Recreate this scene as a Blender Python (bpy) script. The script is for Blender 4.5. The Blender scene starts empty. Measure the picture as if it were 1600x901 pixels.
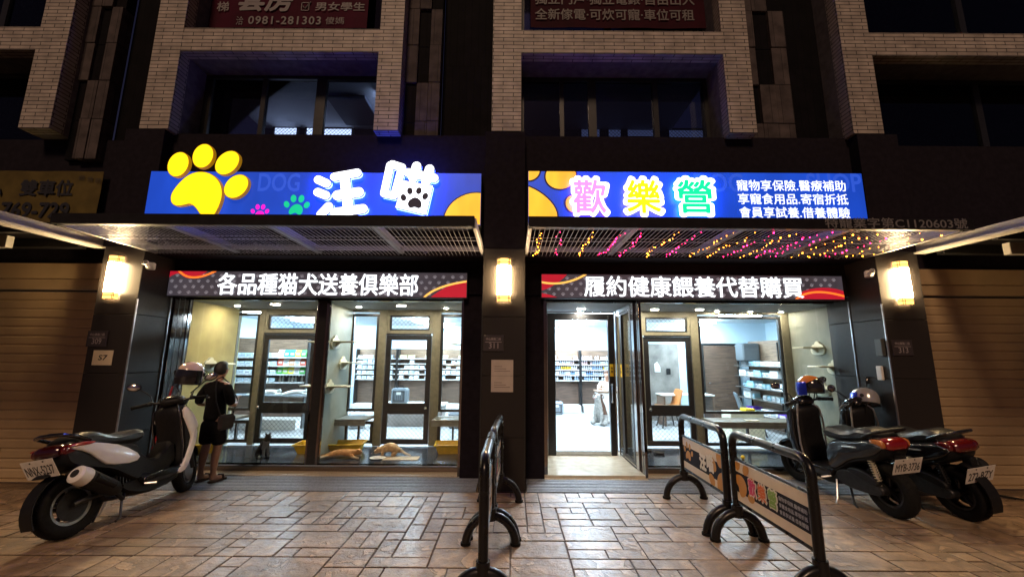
import bpy, bmesh, math, random
from mathutils import Vector, Matrix
R = math.radians
rnd = random.Random(7)
scene = bpy.context.scene
COL = scene.collection

# ------------------------------------------------------------------ camera, sky, sun, exposure
CAM_H, PITCH, ROLL, FPX = 1.6, R(9.5), R(0.4), 635.0
cam_d = bpy.data.cameras.new('camera'); cam = bpy.data.objects.new('camera', cam_d); COL.objects.link(cam)
cam_d.sensor_width = 36.0; cam_d.lens = 36.0*FPX/1600.0; cam_d.clip_start = 0.05; cam_d.clip_end = 2000
_u = Vector((0, -math.sin(PITCH), math.cos(PITCH))); _r = Vector((1, 0, 0)); _f = Vector((0, math.cos(PITCH), math.sin(PITCH)))
_r2 = _r*math.cos(ROLL)+_u*math.sin(ROLL); _u2 = -_r*math.sin(ROLL)+_u*math.cos(ROLL)
cam.matrix_world = Matrix(((_r2.x, _u2.x, -_f.x, 0), (_r2.y, _u2.y, -_f.y, 0), (_r2.z, _u2.z, -_f.z, CAM_H), (0, 0, 0, 1)))
scene.camera = cam
SUN_EL, SUN_AZ = R(38), R(188)        # weak warm night light from over the street behind the photographer
w = bpy.data.worlds.new('World'); scene.world = w; w.use_nodes = True
nt = w.node_tree; bg = nt.nodes['Background']
sky = nt.nodes.new('ShaderNodeTexSky'); sky.sky_type = 'NISHITA'; sky.sun_disc = False
sky.sun_elevation = SUN_EL; sky.sun_rotation = SUN_AZ
tint = nt.nodes.new('ShaderNodeMix'); tint.data_type = 'RGBA'; tint.blend_type = 'MULTIPLY'; tint.inputs[0].default_value = 1; tint.inputs[7].default_value = (1.15, .72, 1.0, 1)   # city glow
nt.links.new(sky.outputs[0], tint.inputs[6]); nt.links.new(tint.outputs[2], bg.inputs[0]); bg.inputs[1].default_value = 0.006
sd = bpy.data.lights.new('sun', 'SUN'); sd.energy = .95; sd.angle = R(12); sd.color = (1.0, 0.66, 0.42)
so = bpy.data.objects.new('sun', sd); COL.objects.link(so)
_sdir = Vector((math.sin(SUN_AZ)*math.cos(SUN_EL), math.cos(SUN_AZ)*math.cos(SUN_EL), math.sin(SUN_EL)))
so.rotation_euler = _sdir.to_track_quat('Z', 'Y').to_euler(); so.location = (0, -8, 12)
vs = scene.view_settings; vs.view_transform = 'Standard'; vs.look = 'None'; vs.exposure = 0.3; vs.gamma = 1.0; vs.use_curve_mapping = False
cy = scene.cycles
cy.use_denoising = True; cy.max_bounces = 7; cy.diffuse_bounces = 3; cy.glossy_bounces = 4; cy.transparent_max_bounces = 24
cy.transmission_bounces = 4; cy.sample_clamp_indirect = 4.0; cy.sample_clamp_direct = 0.0; cy.caustics_reflective = False; cy.caustics_refractive = False

# survey helpers: read a sight line of the photograph on the vertical plane y=Y or the level plane z=Z
def _ray(x, y):
    u = (x-800)/FPX; v = -(y-450.5)/FPX
    c, s = math.cos(ROLL), math.sin(ROLL); u, v = u*c-v*s, u*s+v*c
    return u, math.cos(PITCH)-v*math.sin(PITCH), math.sin(PITCH)+v*math.cos(PITCH)
def at(x, y, Y):
    d = _ray(x, y); t = Y/d[1]; return Vector((d[0]*t, Y, CAM_H+d[2]*t))
def gr(x, y, z=0.0):
    d = _ray(x, y); t = (z-CAM_H)/d[2]; return Vector((d[0]*t, d[1]*t, z))

# ------------------------------------------------------------------ materials
def srgb(h):
    h = h.lstrip('#'); o = []
    for i in (0, 2, 4):
        c = int(h[i:i+2], 16)/255; o.append(c/12.92 if c <= .04045 else ((c+.055)/1.055)**2.4)
    return tuple(o)
MATS = {}
def mat(name, col, rough=0.5, metal=0.0, var=0.0, vscale=8.0, bump=0.0, bscale=40.0, spec=0.5, emit=None, es=0.0, coat=0.0, rvar=0.0, stretch=None):
    if name in MATS: return MATS[name]
    m = bpy.data.materials.new(name); m.use_nodes = True; MATS[name] = m
    n = m.node_tree.nodes; l = m.node_tree.links; b = n['Principled BSDF']
    b.inputs['Base Color'].default_value = (*col, 1); b.inputs['Roughness'].default_value = rough; b.inputs['Metallic'].default_value = metal
    b.inputs['Specular IOR Level'].default_value = spec
    if coat: b.inputs['Coat Weight'].default_value = coat; b.inputs['Coat Roughness'].default_value = 0.05
    if emit is not None:
        b.inputs['Emission Color'].default_value = (*emit, 1); b.inputs['Emission Strength'].default_value = es
    if var or bump or rvar:
        tc = n.new('ShaderNodeTexCoord'); mp = n.new('ShaderNodeMapping'); l.new(tc.outputs['Object'], mp.inputs[0])
        if stretch: mp.inputs['Scale'].default_value = stretch
    if var:
        t = n.new('ShaderNodeTexNoise'); t.inputs['Scale'].default_value = vscale; t.inputs['Detail'].default_value = 6
        l.new(mp.outputs[0], t.inputs[0])
        mx = n.new('ShaderNodeMix'); mx.data_type = 'RGBA'
        r_ = n.new('ShaderNodeValToRGB'); r_.color_ramp.elements[0].position = .33; r_.color_ramp.elements[1].position = .67
        l.new(t.outputs[0], r_.inputs[0]); l.new(r_.outputs[0], mx.inputs[0])
        mx.inputs[6].default_value = (*[c*(1-var) for c in col], 1); mx.inputs[7].default_value = (*[min(1, c*(1+var)) for c in col], 1)
        l.new(mx.outputs[2], b.inputs['Base Color'])
        if emit is not None and var < 0: pass
    if rvar:
        t2 = n.new('ShaderNodeTexNoise'); t2.inputs['Scale'].default_value = vscale*.6; t2.inputs['Detail'].default_value = 4; l.new(mp.outputs[0], t2.inputs[0])
        mr = n.new('ShaderNodeMapRange'); mr.inputs[1].default_value = .3; mr.inputs[2].default_value = .7
        mr.inputs[3].default_value = max(.02, rough-rvar); mr.inputs[4].default_value = min(1, rough+rvar)
        l.new(t2.outputs[0], mr.inputs[0]); l.new(mr.outputs[0], b.inputs['Roughness'])
    if bump:
        t3 = n.new('ShaderNodeTexNoise'); t3.inputs['Scale'].default_value = bscale; t3.inputs['Detail'].default_value = 5; l.new(mp.outputs[0], t3.inputs[0])
        bp = n.new('ShaderNodeBump'); bp.inputs['Strength'].default_value = bump; bp.inputs['Distance'].default_value = .01
        l.new(t3.outputs[0], bp.inputs['Height']); l.new(bp.outputs[0], b.inputs['Normal'])
    return m
def emis(name, hexcol, s):
    c = srgb(hexcol) if isinstance(hexcol, str) else hexcol
    return mat(name, tuple(x*.6 for x in c), .4, emit=c, es=s)
def glass_mat(name, tint=(1, 1, 1), refl=1.0):
    m = bpy.data.materials.new(name); m.use_nodes = True; MATS[name] = m
    n = m.node_tree.nodes; l = m.node_tree.links; n.clear()
    o = n.new('ShaderNodeOutputMaterial'); mx = n.new('ShaderNodeMixShader'); t = n.new('ShaderNodeBsdfTransparent'); g = n.new('ShaderNodeBsdfGlossy')
    fr = n.new('ShaderNodeFresnel'); fr.inputs[0].default_value = 1.45; mu = n.new('ShaderNodeMath'); mu.operation = 'MULTIPLY'; mu.inputs[1].default_value = refl
    t.inputs[0].default_value = (*tint, 1); g.inputs['Roughness'].default_value = 0.02
    l.new(fr.outputs[0], mu.inputs[0]); l.new(mu.outputs[0], mx.inputs[0]); l.new(t.outputs[0], mx.inputs[1]); l.new(g.outputs[0], mx.inputs[2]); l.new(mx.outputs[0], o.inputs[0])
    return m
def face_uv(n, l):
    """brick coordinates that follow whichever way a face looks (metres)"""
    g = n.new('ShaderNodeNewGeometry'); sp = n.new('ShaderNodeSeparateXYZ'); l.new(g.outputs['Position'], sp.inputs[0])
    sn = n.new('ShaderNodeSeparateXYZ'); l.new(g.outputs['True Normal'], sn.inputs[0])
    def sel(comp, a, b_):
        ab = n.new('ShaderNodeMath'); ab.operation = 'ABSOLUTE'; l.new(sn.outputs[comp], ab.inputs[0])
        gt = n.new('ShaderNodeMath'); gt.operation = 'GREATER_THAN'; gt.inputs[1].default_value = .6; l.new(ab.outputs[0], gt.inputs[0])
        mx = n.new('ShaderNodeMix'); mx.data_type = 'FLOAT'; l.new(gt.outputs[0], mx.inputs[0]); l.new(sp.outputs[a], mx.inputs[2]); l.new(sp.outputs[b_], mx.inputs[3])
        return mx.outputs[0]
    u = sel('X', 'X', 'Y'); v = sel('Z', 'Z', 'Y')
    cb = n.new('ShaderNodeCombineXYZ'); l.new(u, cb.inputs[0]); l.new(v, cb.inputs[1]); return cb.outputs[0]
def brick_mat(name, c1, c2, mortar, bw, bh, ms, rough=.55, bump=.4, noise=.25, offset=.5, spec=.5):
    m = bpy.data.materials.new(name); m.use_nodes = True; MATS[name] = m
    n = m.node_tree.nodes; l = m.node_tree.links; b = n['Principled BSDF']; uv = face_uv(n, l); b.inputs['Specular IOR Level'].default_value = spec
    br = n.new('ShaderNodeTexBrick'); br.offset = offset; br.offset_frequency = 2; br.squash = 1
    br.inputs['Color1'].default_value = (*c1, 1); br.inputs['Color2'].default_value = (*c2, 1); br.inputs['Mortar'].default_value = (*mortar, 1)
    br.inputs['Scale'].default_value = 1; br.inputs['Mortar Size'].default_value = ms; br.inputs['Mortar Smooth'].default_value = .1
    br.inputs['Brick Width'].default_value = bw; br.inputs['Row Height'].default_value = bh
    l.new(uv, br.inputs['Vector'])
    nz = n.new('ShaderNodeTexNoise'); nz.inputs['Scale'].default_value = 5; nz.inputs['Detail'].default_value = 8; l.new(uv, nz.inputs['Vector'])
    mr = n.new('ShaderNodeMapRange'); mr.inputs[1].default_value = .3; mr.inputs[2].default_value = .7; mr.inputs[3].default_value = 1-noise; mr.inputs[4].default_value = 1+noise*.4; l.new(nz.outputs[0], mr.inputs[0])
    mx = n.new('ShaderNodeMix'); mx.data_type = 'RGBA'; mx.blend_type = 'MULTIPLY'; mx.inputs[0].default_value = 1
    l.new(br.outputs[0], mx.inputs[6]); l.new(mr.outputs[0], mx.inputs[7]); l.new(mx.outputs[2], b.inputs['Base Color']); b.inputs['Roughness'].default_value = rough
    iv = n.new('ShaderNodeMath'); iv.operation = 'SUBTRACT'; iv.inputs[0].default_value = 1; l.new(br.outputs['Fac'], iv.inputs[1])
    bp = n.new('ShaderNodeBump'); bp.inputs['Strength'].default_value = bump; bp.inputs['Distance'].default_value = .006; l.new(iv.outputs[0], bp.inputs['Height']); l.new(bp.outputs[0], b.inputs['Normal'])
    return m
def wood_mat(name, c, rough=.5, stretch=(1, 1, 12)):
    return mat(name, c, rough, var=.35, vscale=3, bump=.1, bscale=12, stretch=stretch)

TILE = brick_mat('facade_tile', (.43, .37, .315), (.365, .315, .265), (.022, .018, .017), .29, .0585, .0055, noise=.35)
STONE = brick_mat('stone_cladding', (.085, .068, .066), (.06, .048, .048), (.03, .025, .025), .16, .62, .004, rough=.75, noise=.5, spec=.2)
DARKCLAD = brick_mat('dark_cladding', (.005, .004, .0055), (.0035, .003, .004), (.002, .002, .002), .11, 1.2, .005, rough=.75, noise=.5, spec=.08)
GRANITE = mat('pillar_granite', (.023, .0195, .018), .45, spec=.25, var=.75, vscale=190, rvar=.1, bump=.06, bscale=160)
WALL = mat('dark_render', (.012, .0095, .014), .85, spec=.1, var=.2, vscale=14, bump=.15, bscale=70)
PLASTER = mat('grey_plaster', (.11, .10, .105), .8, var=.25, vscale=9, bump=.1)
SHUT = mat('shutter_paint', (.42, .30, .165), .45, var=.16, vscale=1.6, rvar=.12, bump=.10, bscale=6, stretch=(1, 1, .7))
BRONZE = mat('bronze_frame', (.055, .048, .042), .28, metal=.55, var=.2, vscale=20, rvar=.08)
BLACKAL = mat('black_frame', (.018, .018, .018), .35, metal=.2, var=.2, vscale=30)
CHROME = mat('polished_steel', (.62, .60, .58), .12, metal=1.0, rvar=.06, vscale=12)
DKSTEEL = mat('mirror_bronze', (.20, .165, .145), .1, metal=1.0, rvar=.05, vscale=6)
KHAKI = mat('khaki_frame', (.155, .142, .095), .5, var=.12, vscale=20)
OLIVE = mat('olive_wall', (.42, .36, .15), .75, var=.1, vscale=5, bump=.05)
GREENGREY = mat('green_grey_wall', (.235, .255, .21), .6, var=.12, vscale=4, bump=.04)
WHITEW = mat('white_wall', (.62, .76, .86), .7, var=.03, vscale=3)
FLOORW = mat('glossy_floor_tile', (.50, .53, .54), .18, var=.04, vscale=3, rvar=.05)
CREAMF = mat('cream_threshold', (.60, .56, .44), .14, var=.12, vscale=9, rvar=.05)
DARKF = mat('cat_room_floor', (.035, .045, .06), .16, var=.4, vscale=6, rvar=.08)
GREYCEIL = mat('grey_ceiling', (.26, .265, .27), .6, var=.08, vscale=5)
BENCH = mat('bench_laminate', (.20, .21, .19), .35, var=.2, vscale=10)
WHITEPL = mat('white_plastic', (.75, .74, .70), .4, var=.05, vscale=12)
CREAMPL = mat('cream_plastic', (.72, .70, .54), .5, var=.06, vscale=10)
YEL = mat('yellow_plastic', (.80, .52, .015), .38, var=.08, vscale=14)
BLACKPL = mat('black_plastic', (.008, .008, .009), .5, spec=.25, var=.3, vscale=30, bump=.05, bscale=200)
GLOSSBLK = mat('gloss_black_paint', (.010, .010, .012), .16, coat=.6, rvar=.06, vscale=9)
GREYPAINT = mat('dark_grey_paint', (.020, .021, .024), .22, metal=.3, coat=.6, var=.15, vscale=12)
WHITEPAINT = mat('white_paint', (.84, .82, .80), .22, coat=.5, var=.05, vscale=9)
REDPAINT = mat('red_paint', (.35, .015, .015), .25, coat=.5, var=.1, vscale=9)
RUBBER = mat('tyre_rubber', (.008, .008, .008), .8, spec=.2, var=.3, vscale=40, bump=.3, bscale=90)
SEATM = mat('seat_vinyl', (.014, .0145, .016), .36, spec=.4, var=.2, vscale=25, bump=.15, bscale=160)
ALLOY = mat('alloy', (.42, .42, .43), .32, metal=.9, var=.15, vscale=20)
DKALLOY = mat('dark_alloy', (.04, .04, .042), .4, metal=.8, var=.2, vscale=20)
REDLENS = mat('red_lens', (.22, .008, .008), .1, coat=.6)
AMBER = mat('amber_lens', (.42, .15, .04), .1, coat=.6)
CLEARL = mat('clear_lens', (.6, .6, .62), .08, coat=.5)
PLATEW = mat('licence_white', (.62, .60, .56), .4, var=.08, vscale=20)
INK = mat('black_ink', (.012, .012, .014), .5)
BEAMW = mat('white_steel_beam', (.30, .285, .265), .45, var=.1, vscale=6, bump=.05)
WIRE = mat('galvanised_wire', (.27, .27, .31), .42, metal=.5, var=.2, vscale=30)
CANOPY = mat('canopy_steel', (.008, .007, .009), .6, spec=.15, var=.3, vscale=10)
DKWOOD = wood_mat('dark_wood', (.10, .060, .040))
MIDWOOD = wood_mat('mid_wood', (.22, .14, .09))
GREYWOOD = wood_mat('grey_wood', (.21, .185, .165), stretch=(1, 12, 1))
SKIN = mat('skin', (.42, .24, .16), .5, var=.08, vscale=20)
HAIR = mat('black_hair', (.012, .010, .010), .45, var=.3, vscale=60, bump=.4, bscale=150)
TEE = mat('black_cotton', (.006, .006, .007), .9, spec=.15, var=.25, vscale=30, bump=.25, bscale=60)
SHORTS = mat('dark_shorts', (.008, .008, .010), .9, spec=.15, var=.25, vscale=30, bump=.25, bscale=60)
PANE = glass_mat('shop_glass', (.96, .97, .96), .75)
PANE2 = glass_mat('inner_glass', (.93, .96, .96), .5)
DARKPANE = glass_mat('dark_window_glass', (.55, .6, .72), 1.0)

# ------------------------------------------------------------------ mesh building
class MB:
    def __init__(s): s.v = []; s.f = []; s.m = []; s.mi = 0
    def add(s, vs, fs, M=None):
        o = len(s.v); s.v += [tuple(M @ Vector(p)) if M else tuple(p) for p in vs]
        s.f += [tuple(i+o for i in f) for f in fs]; s.m += [s.mi]*len(fs); return s
    def box(s, x0, x1, y0, y1, z0, z1, c=0.0, M=None):
        if x0 > x1: x0, x1 = x1, x0
        if y0 > y1: y0, y1 = y1, y0
        if z0 > z1: z0, z1 = z1, z0
        c = min(c, (x1-x0)*.45, (y1-y0)*.45, (z1-z0)*.45)
        if c <= 0:
            v = [(x, y, z) for x in (x0, x1) for y in (y0, y1) for z in (z0, z1)]
            return s.add(v, [(0, 1, 3, 2), (4, 6, 7, 5), (0, 4, 5, 1), (2, 3, 7, 6), (0, 2, 6, 4), (1, 5, 7, 3)], M)
        lo = (x0, y0, z0); hi = (x1, y1, z1); v = []; idx = {}
        for i in (0, 1):
            for j in (0, 1):
                for k in (0, 1):
                    for a in range(3):
                        b = [(hi if q else lo)[t] for t, q in enumerate((i, j, k))]
                        for t, q in enumerate((i, j, k)):
                            if t != a: b[t] += -c if q else c
                        idx[(i, j, k, a)] = len(v); v.append(tuple(b))
        fs = []
        I = lambda i, j, k, a: idx[(i, j, k, a)]
        for q in (0, 1):
            fs += [(I(q,0,0,0), I(q,1,0,0), I(q,1,1,0), I(q,0,1,0)), (I(0,q,0,1), I(1,q,0,1), I(1,q,1,1), I(0,q,1,1)), (I(0,0,q,2), I(1,0,q,2), I(1,1,q,2), I(0,1,q,2))]
            for p in (0, 1):
                fs += [(I(0,q,p,1), I(1,q,p,1), I(1,q,p,2), I(0,q,p,2)), (I(q,0,p,0), I(q,1,p,0), I(q,1,p,2), I(q,0,p,2)), (I(q,p,0,0), I(q,p,1,0), I(q,p,1,1), I(q,p,0,1))]
                for t in (0, 1): fs.append((I(q,p,t,0), I(q,p,t,1), I(q,p,t,2)))
        return s.add(v, fs, M)
    def tube(s, pts, r, n=10, cap=True, M=None):
        pts = [Vector(p) for p in pts]; rs = r if isinstance(r, (list, tuple)) else [r]*len(pts)
        v = []; fs = []; pn = None
        for i, p in enumerate(pts):
            t = (pts[min(i+1, len(pts)-1)]-pts[max(i-1, 0)]).normalized()
            if pn is None: pn = t.orthogonal().normalized()
            pn = (pn-t*pn.dot(t)); pn = pn.normalized() if pn.length > 1e-6 else t.orthogonal().normalized()
            b = t.cross(pn)
            for k in range(n):
                a = 2*math.pi*k/n; v.append(p+(pn*math.cos(a)+b*math.sin(a))*rs[i])
        for i in range(len(pts)-1):
            for k in range(n): fs.append((i*n+k, i*n+(k+1) % n, (i+1)*n+(k+1) % n, (i+1)*n+k))
        if cap: fs.append(tuple(range(n))[::-1]); fs.append(tuple((len(pts)-1)*n+k for k in range(n)))
        return s.add(v, fs, M)
    def cyl(s, a, b, r, r2=None, n=16, M=None): return s.tube([a, b], [r, r if r2 is None else r2], n, True, M)
    def lathe(s, prof, n=20, M=None):      # profile of (radius, z)
        v = []; fs = []
        for r, z in prof:
            for k in range(n): a = 2*math.pi*k/n; v.append((r*math.cos(a), r*math.sin(a), z))
        for i in range(len(prof)-1):
            for k in range(n): fs.append((i*n+k, i*n+(k+1) % n, (i+1)*n+(k+1) % n, (i+1)*n+k))
        fs.append(tuple(range(n))[::-1]); fs.append(tuple((len(prof)-1)*n+k for k in range(n)))
        return s.add(v, fs, M)
    def ball(s, c, r, n=14, M=None):
        rx, ry, rz = r if isinstance(r, (list, tuple)) else (r, r, r); h = max(6, n//2+1); v = []; fs = []
        for i in range(1, h):
            t = math.pi*i/h
            for k in range(n):
                a = 2*math.pi*k/n; v.append((c[0]+rx*math.sin(t)*math.cos(a), c[1]+ry*math.sin(t)*math.sin(a), c[2]+rz*math.cos(t)))
        v += [(c[0], c[1], c[2]+rz), (c[0], c[1], c[2]-rz)]; T = len(v)-2
        for i in range(h-2):
            for k in range(n): fs.append((i*n+k, (i+1)*n+k, (i+1)*n+(k+1) % n, i*n+(k+1) % n))
        for k in range(n): fs.append((T, k, (k+1) % n)); fs.append((T+1, (h-2)*n+(k+1) % n, (h-2)*n+k))
        return s.add(v, fs, M)
    def prism(s, poly, y0, y1, M=None):    # polygon in (x, z), extruded along y
        n = len(poly); v = [(x, y0, z) for x, z in poly]+[(x, y1, z) for x, z in poly]
        fs = [tuple(range(n)), tuple(range(2*n-1, n-1, -1))]+[(i, n+i, n+(i+1) % n, (i+1) % n) for i in range(n)]
        return s.add(v, fs, M)
    def slab(s, poly, w, inset=.12, it=1, yc=0.0, M=None):  # rounded extrusion, half width w along y
        p = list(poly)
        for _ in range(it):
            q = []
            for i in range(len(p)):
                a, b = p[i], p[(i+1) % len(p)]; q += [(a[0]*.75+b[0]*.25, a[1]*.75+b[1]*.25), (a[0]*.25+b[0]*.75, a[1]*.25+b[1]*.75)]
            p = q
        n = len(p); ins = inset_poly(p, inset); ins2 = inset_poly(p, inset*.3); v = []; fs = []
        for yy, pp in ((-1, ins), (-.82, ins2), (-.55, p), (.55, p), (.82, ins2), (1, ins)): v += [(x, yc+yy*w, z) for x, z in pp]
        for L in range(5):
            for i in range(n): fs.append((L*n+i, L*n+(i+1) % n, (L+1)*n+(i+1) % n, (L+1)*n+i))
        fs.append(tuple(range(n))[::-1]); fs.append(tuple(5*n+i for i in range(n)))
        return s.add(v, fs, M)
    def build(s, name, m=None, parent=None, smooth=35):
        me = bpy.data.meshes.new(name); me.from_pydata(s.v, [], s.f)
        for x in (m if isinstance(m, (list, tuple)) else [m]): me.materials.append(x)
        if any(s.m): me.polygons.foreach_set('material_index', s.m)
        bm = bmesh.new(); bm.from_mesh(me); bmesh.ops.recalc_face_normals(bm, faces=bm.faces); bm.to_mesh(me); bm.free()
        if smooth:
            me.polygons.foreach_set('use_smooth', [True]*len(me.polygons)); me.set_sharp_from_angle(angle=R(smooth))
        me.update()
        return link(name, me, parent)
def inset_poly(p, d):
    n = len(p); A = sum(p[i][0]*p[(i+1) % n][1]-p[(i+1) % n][0]*p[i][1] for i in range(n)); sg = 1 if A > 0 else -1; o = []
    for i in range(n):
        a, b, c = Vector(p[i-1]), Vector(p[i]), Vector(p[(i+1) % n]); t1 = (b-a); t2 = (c-b)
        t1 = t1.normalized() if t1.length > 1e-7 else t1; t2 = t2.normalized() if t2.length > 1e-7 else t2
        nn = Vector((-(t1.y+t2.y), t1.x+t2.x))*sg
        nn = nn.normalized() if nn.length > 1e-6 else nn
        o.append((b.x+nn.x*d, b.y+nn.y*d))
    return o
def link(name, me, parent=None):
    o = bpy.data.objects.new(name, me); COL.objects.link(o)
    if parent: o.parent = parent
    return o
def tag(o, label, cat, group=None):
    o['label'] = label; o['category'] = cat; o['kind'] = 'thing'
    if group: o['group'] = group
    return o
def thing(name, label, cat, loc=(0, 0, 0), rz=0.0, group=None):
    o = link(name, None); o.location = loc; o.rotation_euler = (0, 0, rz); o.empty_display_size = .1
    return tag(o, label, cat, group)
def struct(o): o['kind'] = 'structure'; return o
def copy_tree(o, parent=None):
    c = o.copy(); COL.objects.link(c)
    if parent: c.parent = parent
    for ch in list(o.children): copy_tree(ch, c)
    return c

# text: glyph meshes from the built-in font, fitted into a rectangle
_tc = {}
def glyphs(body, bold=0.0, depth=0.0, spacing=1.0):
    k = (body, bold, depth, spacing)
    if k not in _tc:
        cu = bpy.data.curves.new('lettering', 'FONT'); cu.body = body; cu.size = 1; cu.offset = bold; cu.extrude = depth; cu.resolution_u = 3; cu.space_character = spacing
        o = bpy.data.objects.new('lettering', cu); COL.objects.link(o)
        bpy.context.view_layer.update()
        me = bpy.data.meshes.new_from_object(o.evaluated_get(bpy.context.evaluated_depsgraph_get()))
        v = [tuple(x.co) for x in me.vertices]; f = [tuple(p.vertices) for p in me.polygons]
        bpy.data.objects.remove(o); bpy.data.meshes.remove(me); bpy.data.curves.remove(cu)
        _tc[k] = (v, f)
    return _tc[k]
def put_text(mb, body, O, U, V, wid, hei, bold=0.0, depth=0.0, spacing=1.0, slant=0.0):
    """lettering stretched over a wid x hei rectangle with lower-left corner O, along unit vectors U, V"""
    v, f = glyphs(body, 0.0, depth, spacing)
    if bold > 0:                                       # heavier strokes: the thin glyphs laid a few times side by side
        n = 6 if bold < .05 else 14; x0 = min(p[0] for p in v); W0 = max(p[0] for p in v)-x0; y0 = min(p[1] for p in v); H0 = max(p[1] for p in v)-y0
        U = Vector(U); V = Vector(V); k = (wid/(W0+2*bold), hei/(H0+2*bold)); N = U.cross(V)
        for i in range(n):
            a = 2*math.pi*(i+.5)/n
            for rr in ((1.0,) if n == 6 else (1.0, .5)):
                put_text(mb, body, Vector(O)+U*(k[0]*bold*(1+rr*math.cos(a)))+V*(k[1]*bold*(1+rr*math.sin(a)))+N*(.00022*i+(.0001 if rr < 1 else 0)), U, V, W0*k[0], H0*k[1], 0.0, depth, spacing, slant)
        return
    x0 = min(p[0] for p in v); x1 = max(p[0] for p in v); y0 = min(p[1] for p in v); y1 = max(p[1] for p in v)
    U = Vector(U); V = Vector(V); N = U.cross(V); O = Vector(O); sx = wid/(x1-x0); sy = hei/(y1-y0)
    mb.add([O+U*((p[0]-x0)*sx+slant*(p[1]-y0)*sy)+V*((p[1]-y0)*sy)+N*(p[2]*sy) for p in v], f)
X_, Z_ = Vector((1, 0, 0)), Vector((0, 0, 1))
def px_text(mb, body, x0, y0, x1, y1, Y, **k):
    a = at(x0, y1, Y); b = at(x1, y0, Y); put_text(mb, body, a, X_, Z_, b.x-a.x, b.z-a.z, **k)
def ell(cx, cz, rx, rz, ang=0.0, n=28):
    return [(cx+math.cos(t)*rx*math.cos(ang)-math.sin(t)*rz*math.sin(ang), cz+math.cos(t)*rx*math.sin(ang)+math.sin(t)*rz*math.cos(ang)) for t in [2*math.pi*i/n for i in range(n)]]
def capsule(a, b, r, n=8):
    a, b = Vector(a), Vector(b); d = math.atan2(b.y-a.y, b.x-a.x); o = []
    for i in range(n+1): t = d-math.pi/2+math.pi*i/n; o.append((b.x+r*math.cos(t), b.y+r*math.sin(t)))
    for i in range(n+1): t = d+math.pi/2+math.pi*i/n; o.append((a.x+r*math.cos(t), a.y+r*math.sin(t)))
    return o
def smooth_poly(p, it=2):
    for _ in range(it):
        q = []
        for i in range(len(p)):
            a, b = p[i], p[(i+1) % len(p)]; q += [(a[0]*.75+b[0]*.25, a[1]*.75+b[1]*.25), (a[0]*.25+b[0]*.75, a[1]*.25+b[1]*.75)]
        p = q
    return p
PADP = [(-.5, -.28), (-.48, -.02), (-.25, .32), (.05, .42), (.35, .30), (.5, 0), (.42, -.36), (.18, -.38), (0, -.22), (-.2, -.30), (-.38, -.40)]
def paw(cx, cz, s, ang=0.0):
    """five outlines of a paw print, s = width of the pad"""
    ca, sa = math.cos(ang), math.sin(ang)
    T = lambda p: (cx+s*(p[0]*ca-p[1]*sa), cz+s*(p[0]*sa+p[1]*ca))
    o = [[T(p) for p in smooth_poly(PADP)]]
    for x, z, rx, rz, a in ((-.72, .35, .19, .25, .45), (-.28, .80, .2, .28, .12), (.28, .80, .2, .28, -.12), (.72, .35, .19, .25, -.45)):
        o.append([T(p) for p in ell(x, z, rx, rz, a, 16)])
    return o
def skin_mesh(name, J, E, m, parent=None, sub=2, root=0, smooth=80):
    """one continuous surface grown round a skeleton: J = [(x,y,z,rx,ry)], E = edges"""
    me = bpy.data.meshes.new(name); me.from_pydata([j[:3] for j in J], E, [])
    o = bpy.data.objects.new(name, me); COL.objects.link(o)
    md = o.modifiers.new('skin', 'SKIN'); md.use_smooth_shade = True; md.branch_smoothing = .4
    for i, v in enumerate(me.skin_vertices[0].data):
        j = J[i]; v.radius = (j[3], j[4] if len(j) > 4 else j[3]); v.use_root = (i == root)
    sb = o.modifiers.new('sub', 'SUBSURF'); sb.levels = sub; sb.render_levels = sub
    bpy.context.view_layer.update()
    e = bpy.data.meshes.new_from_object(o.evaluated_get(bpy.context.evaluated_depsgraph_get()))
    bpy.data.objects.remove(o); bpy.data.meshes.remove(me); e.name = name
    e.materials.clear(); e.materials.append(m); e.polygons.foreach_set('use_smooth', [True]*len(e.polygons))
    return link(name, e, parent)

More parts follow.
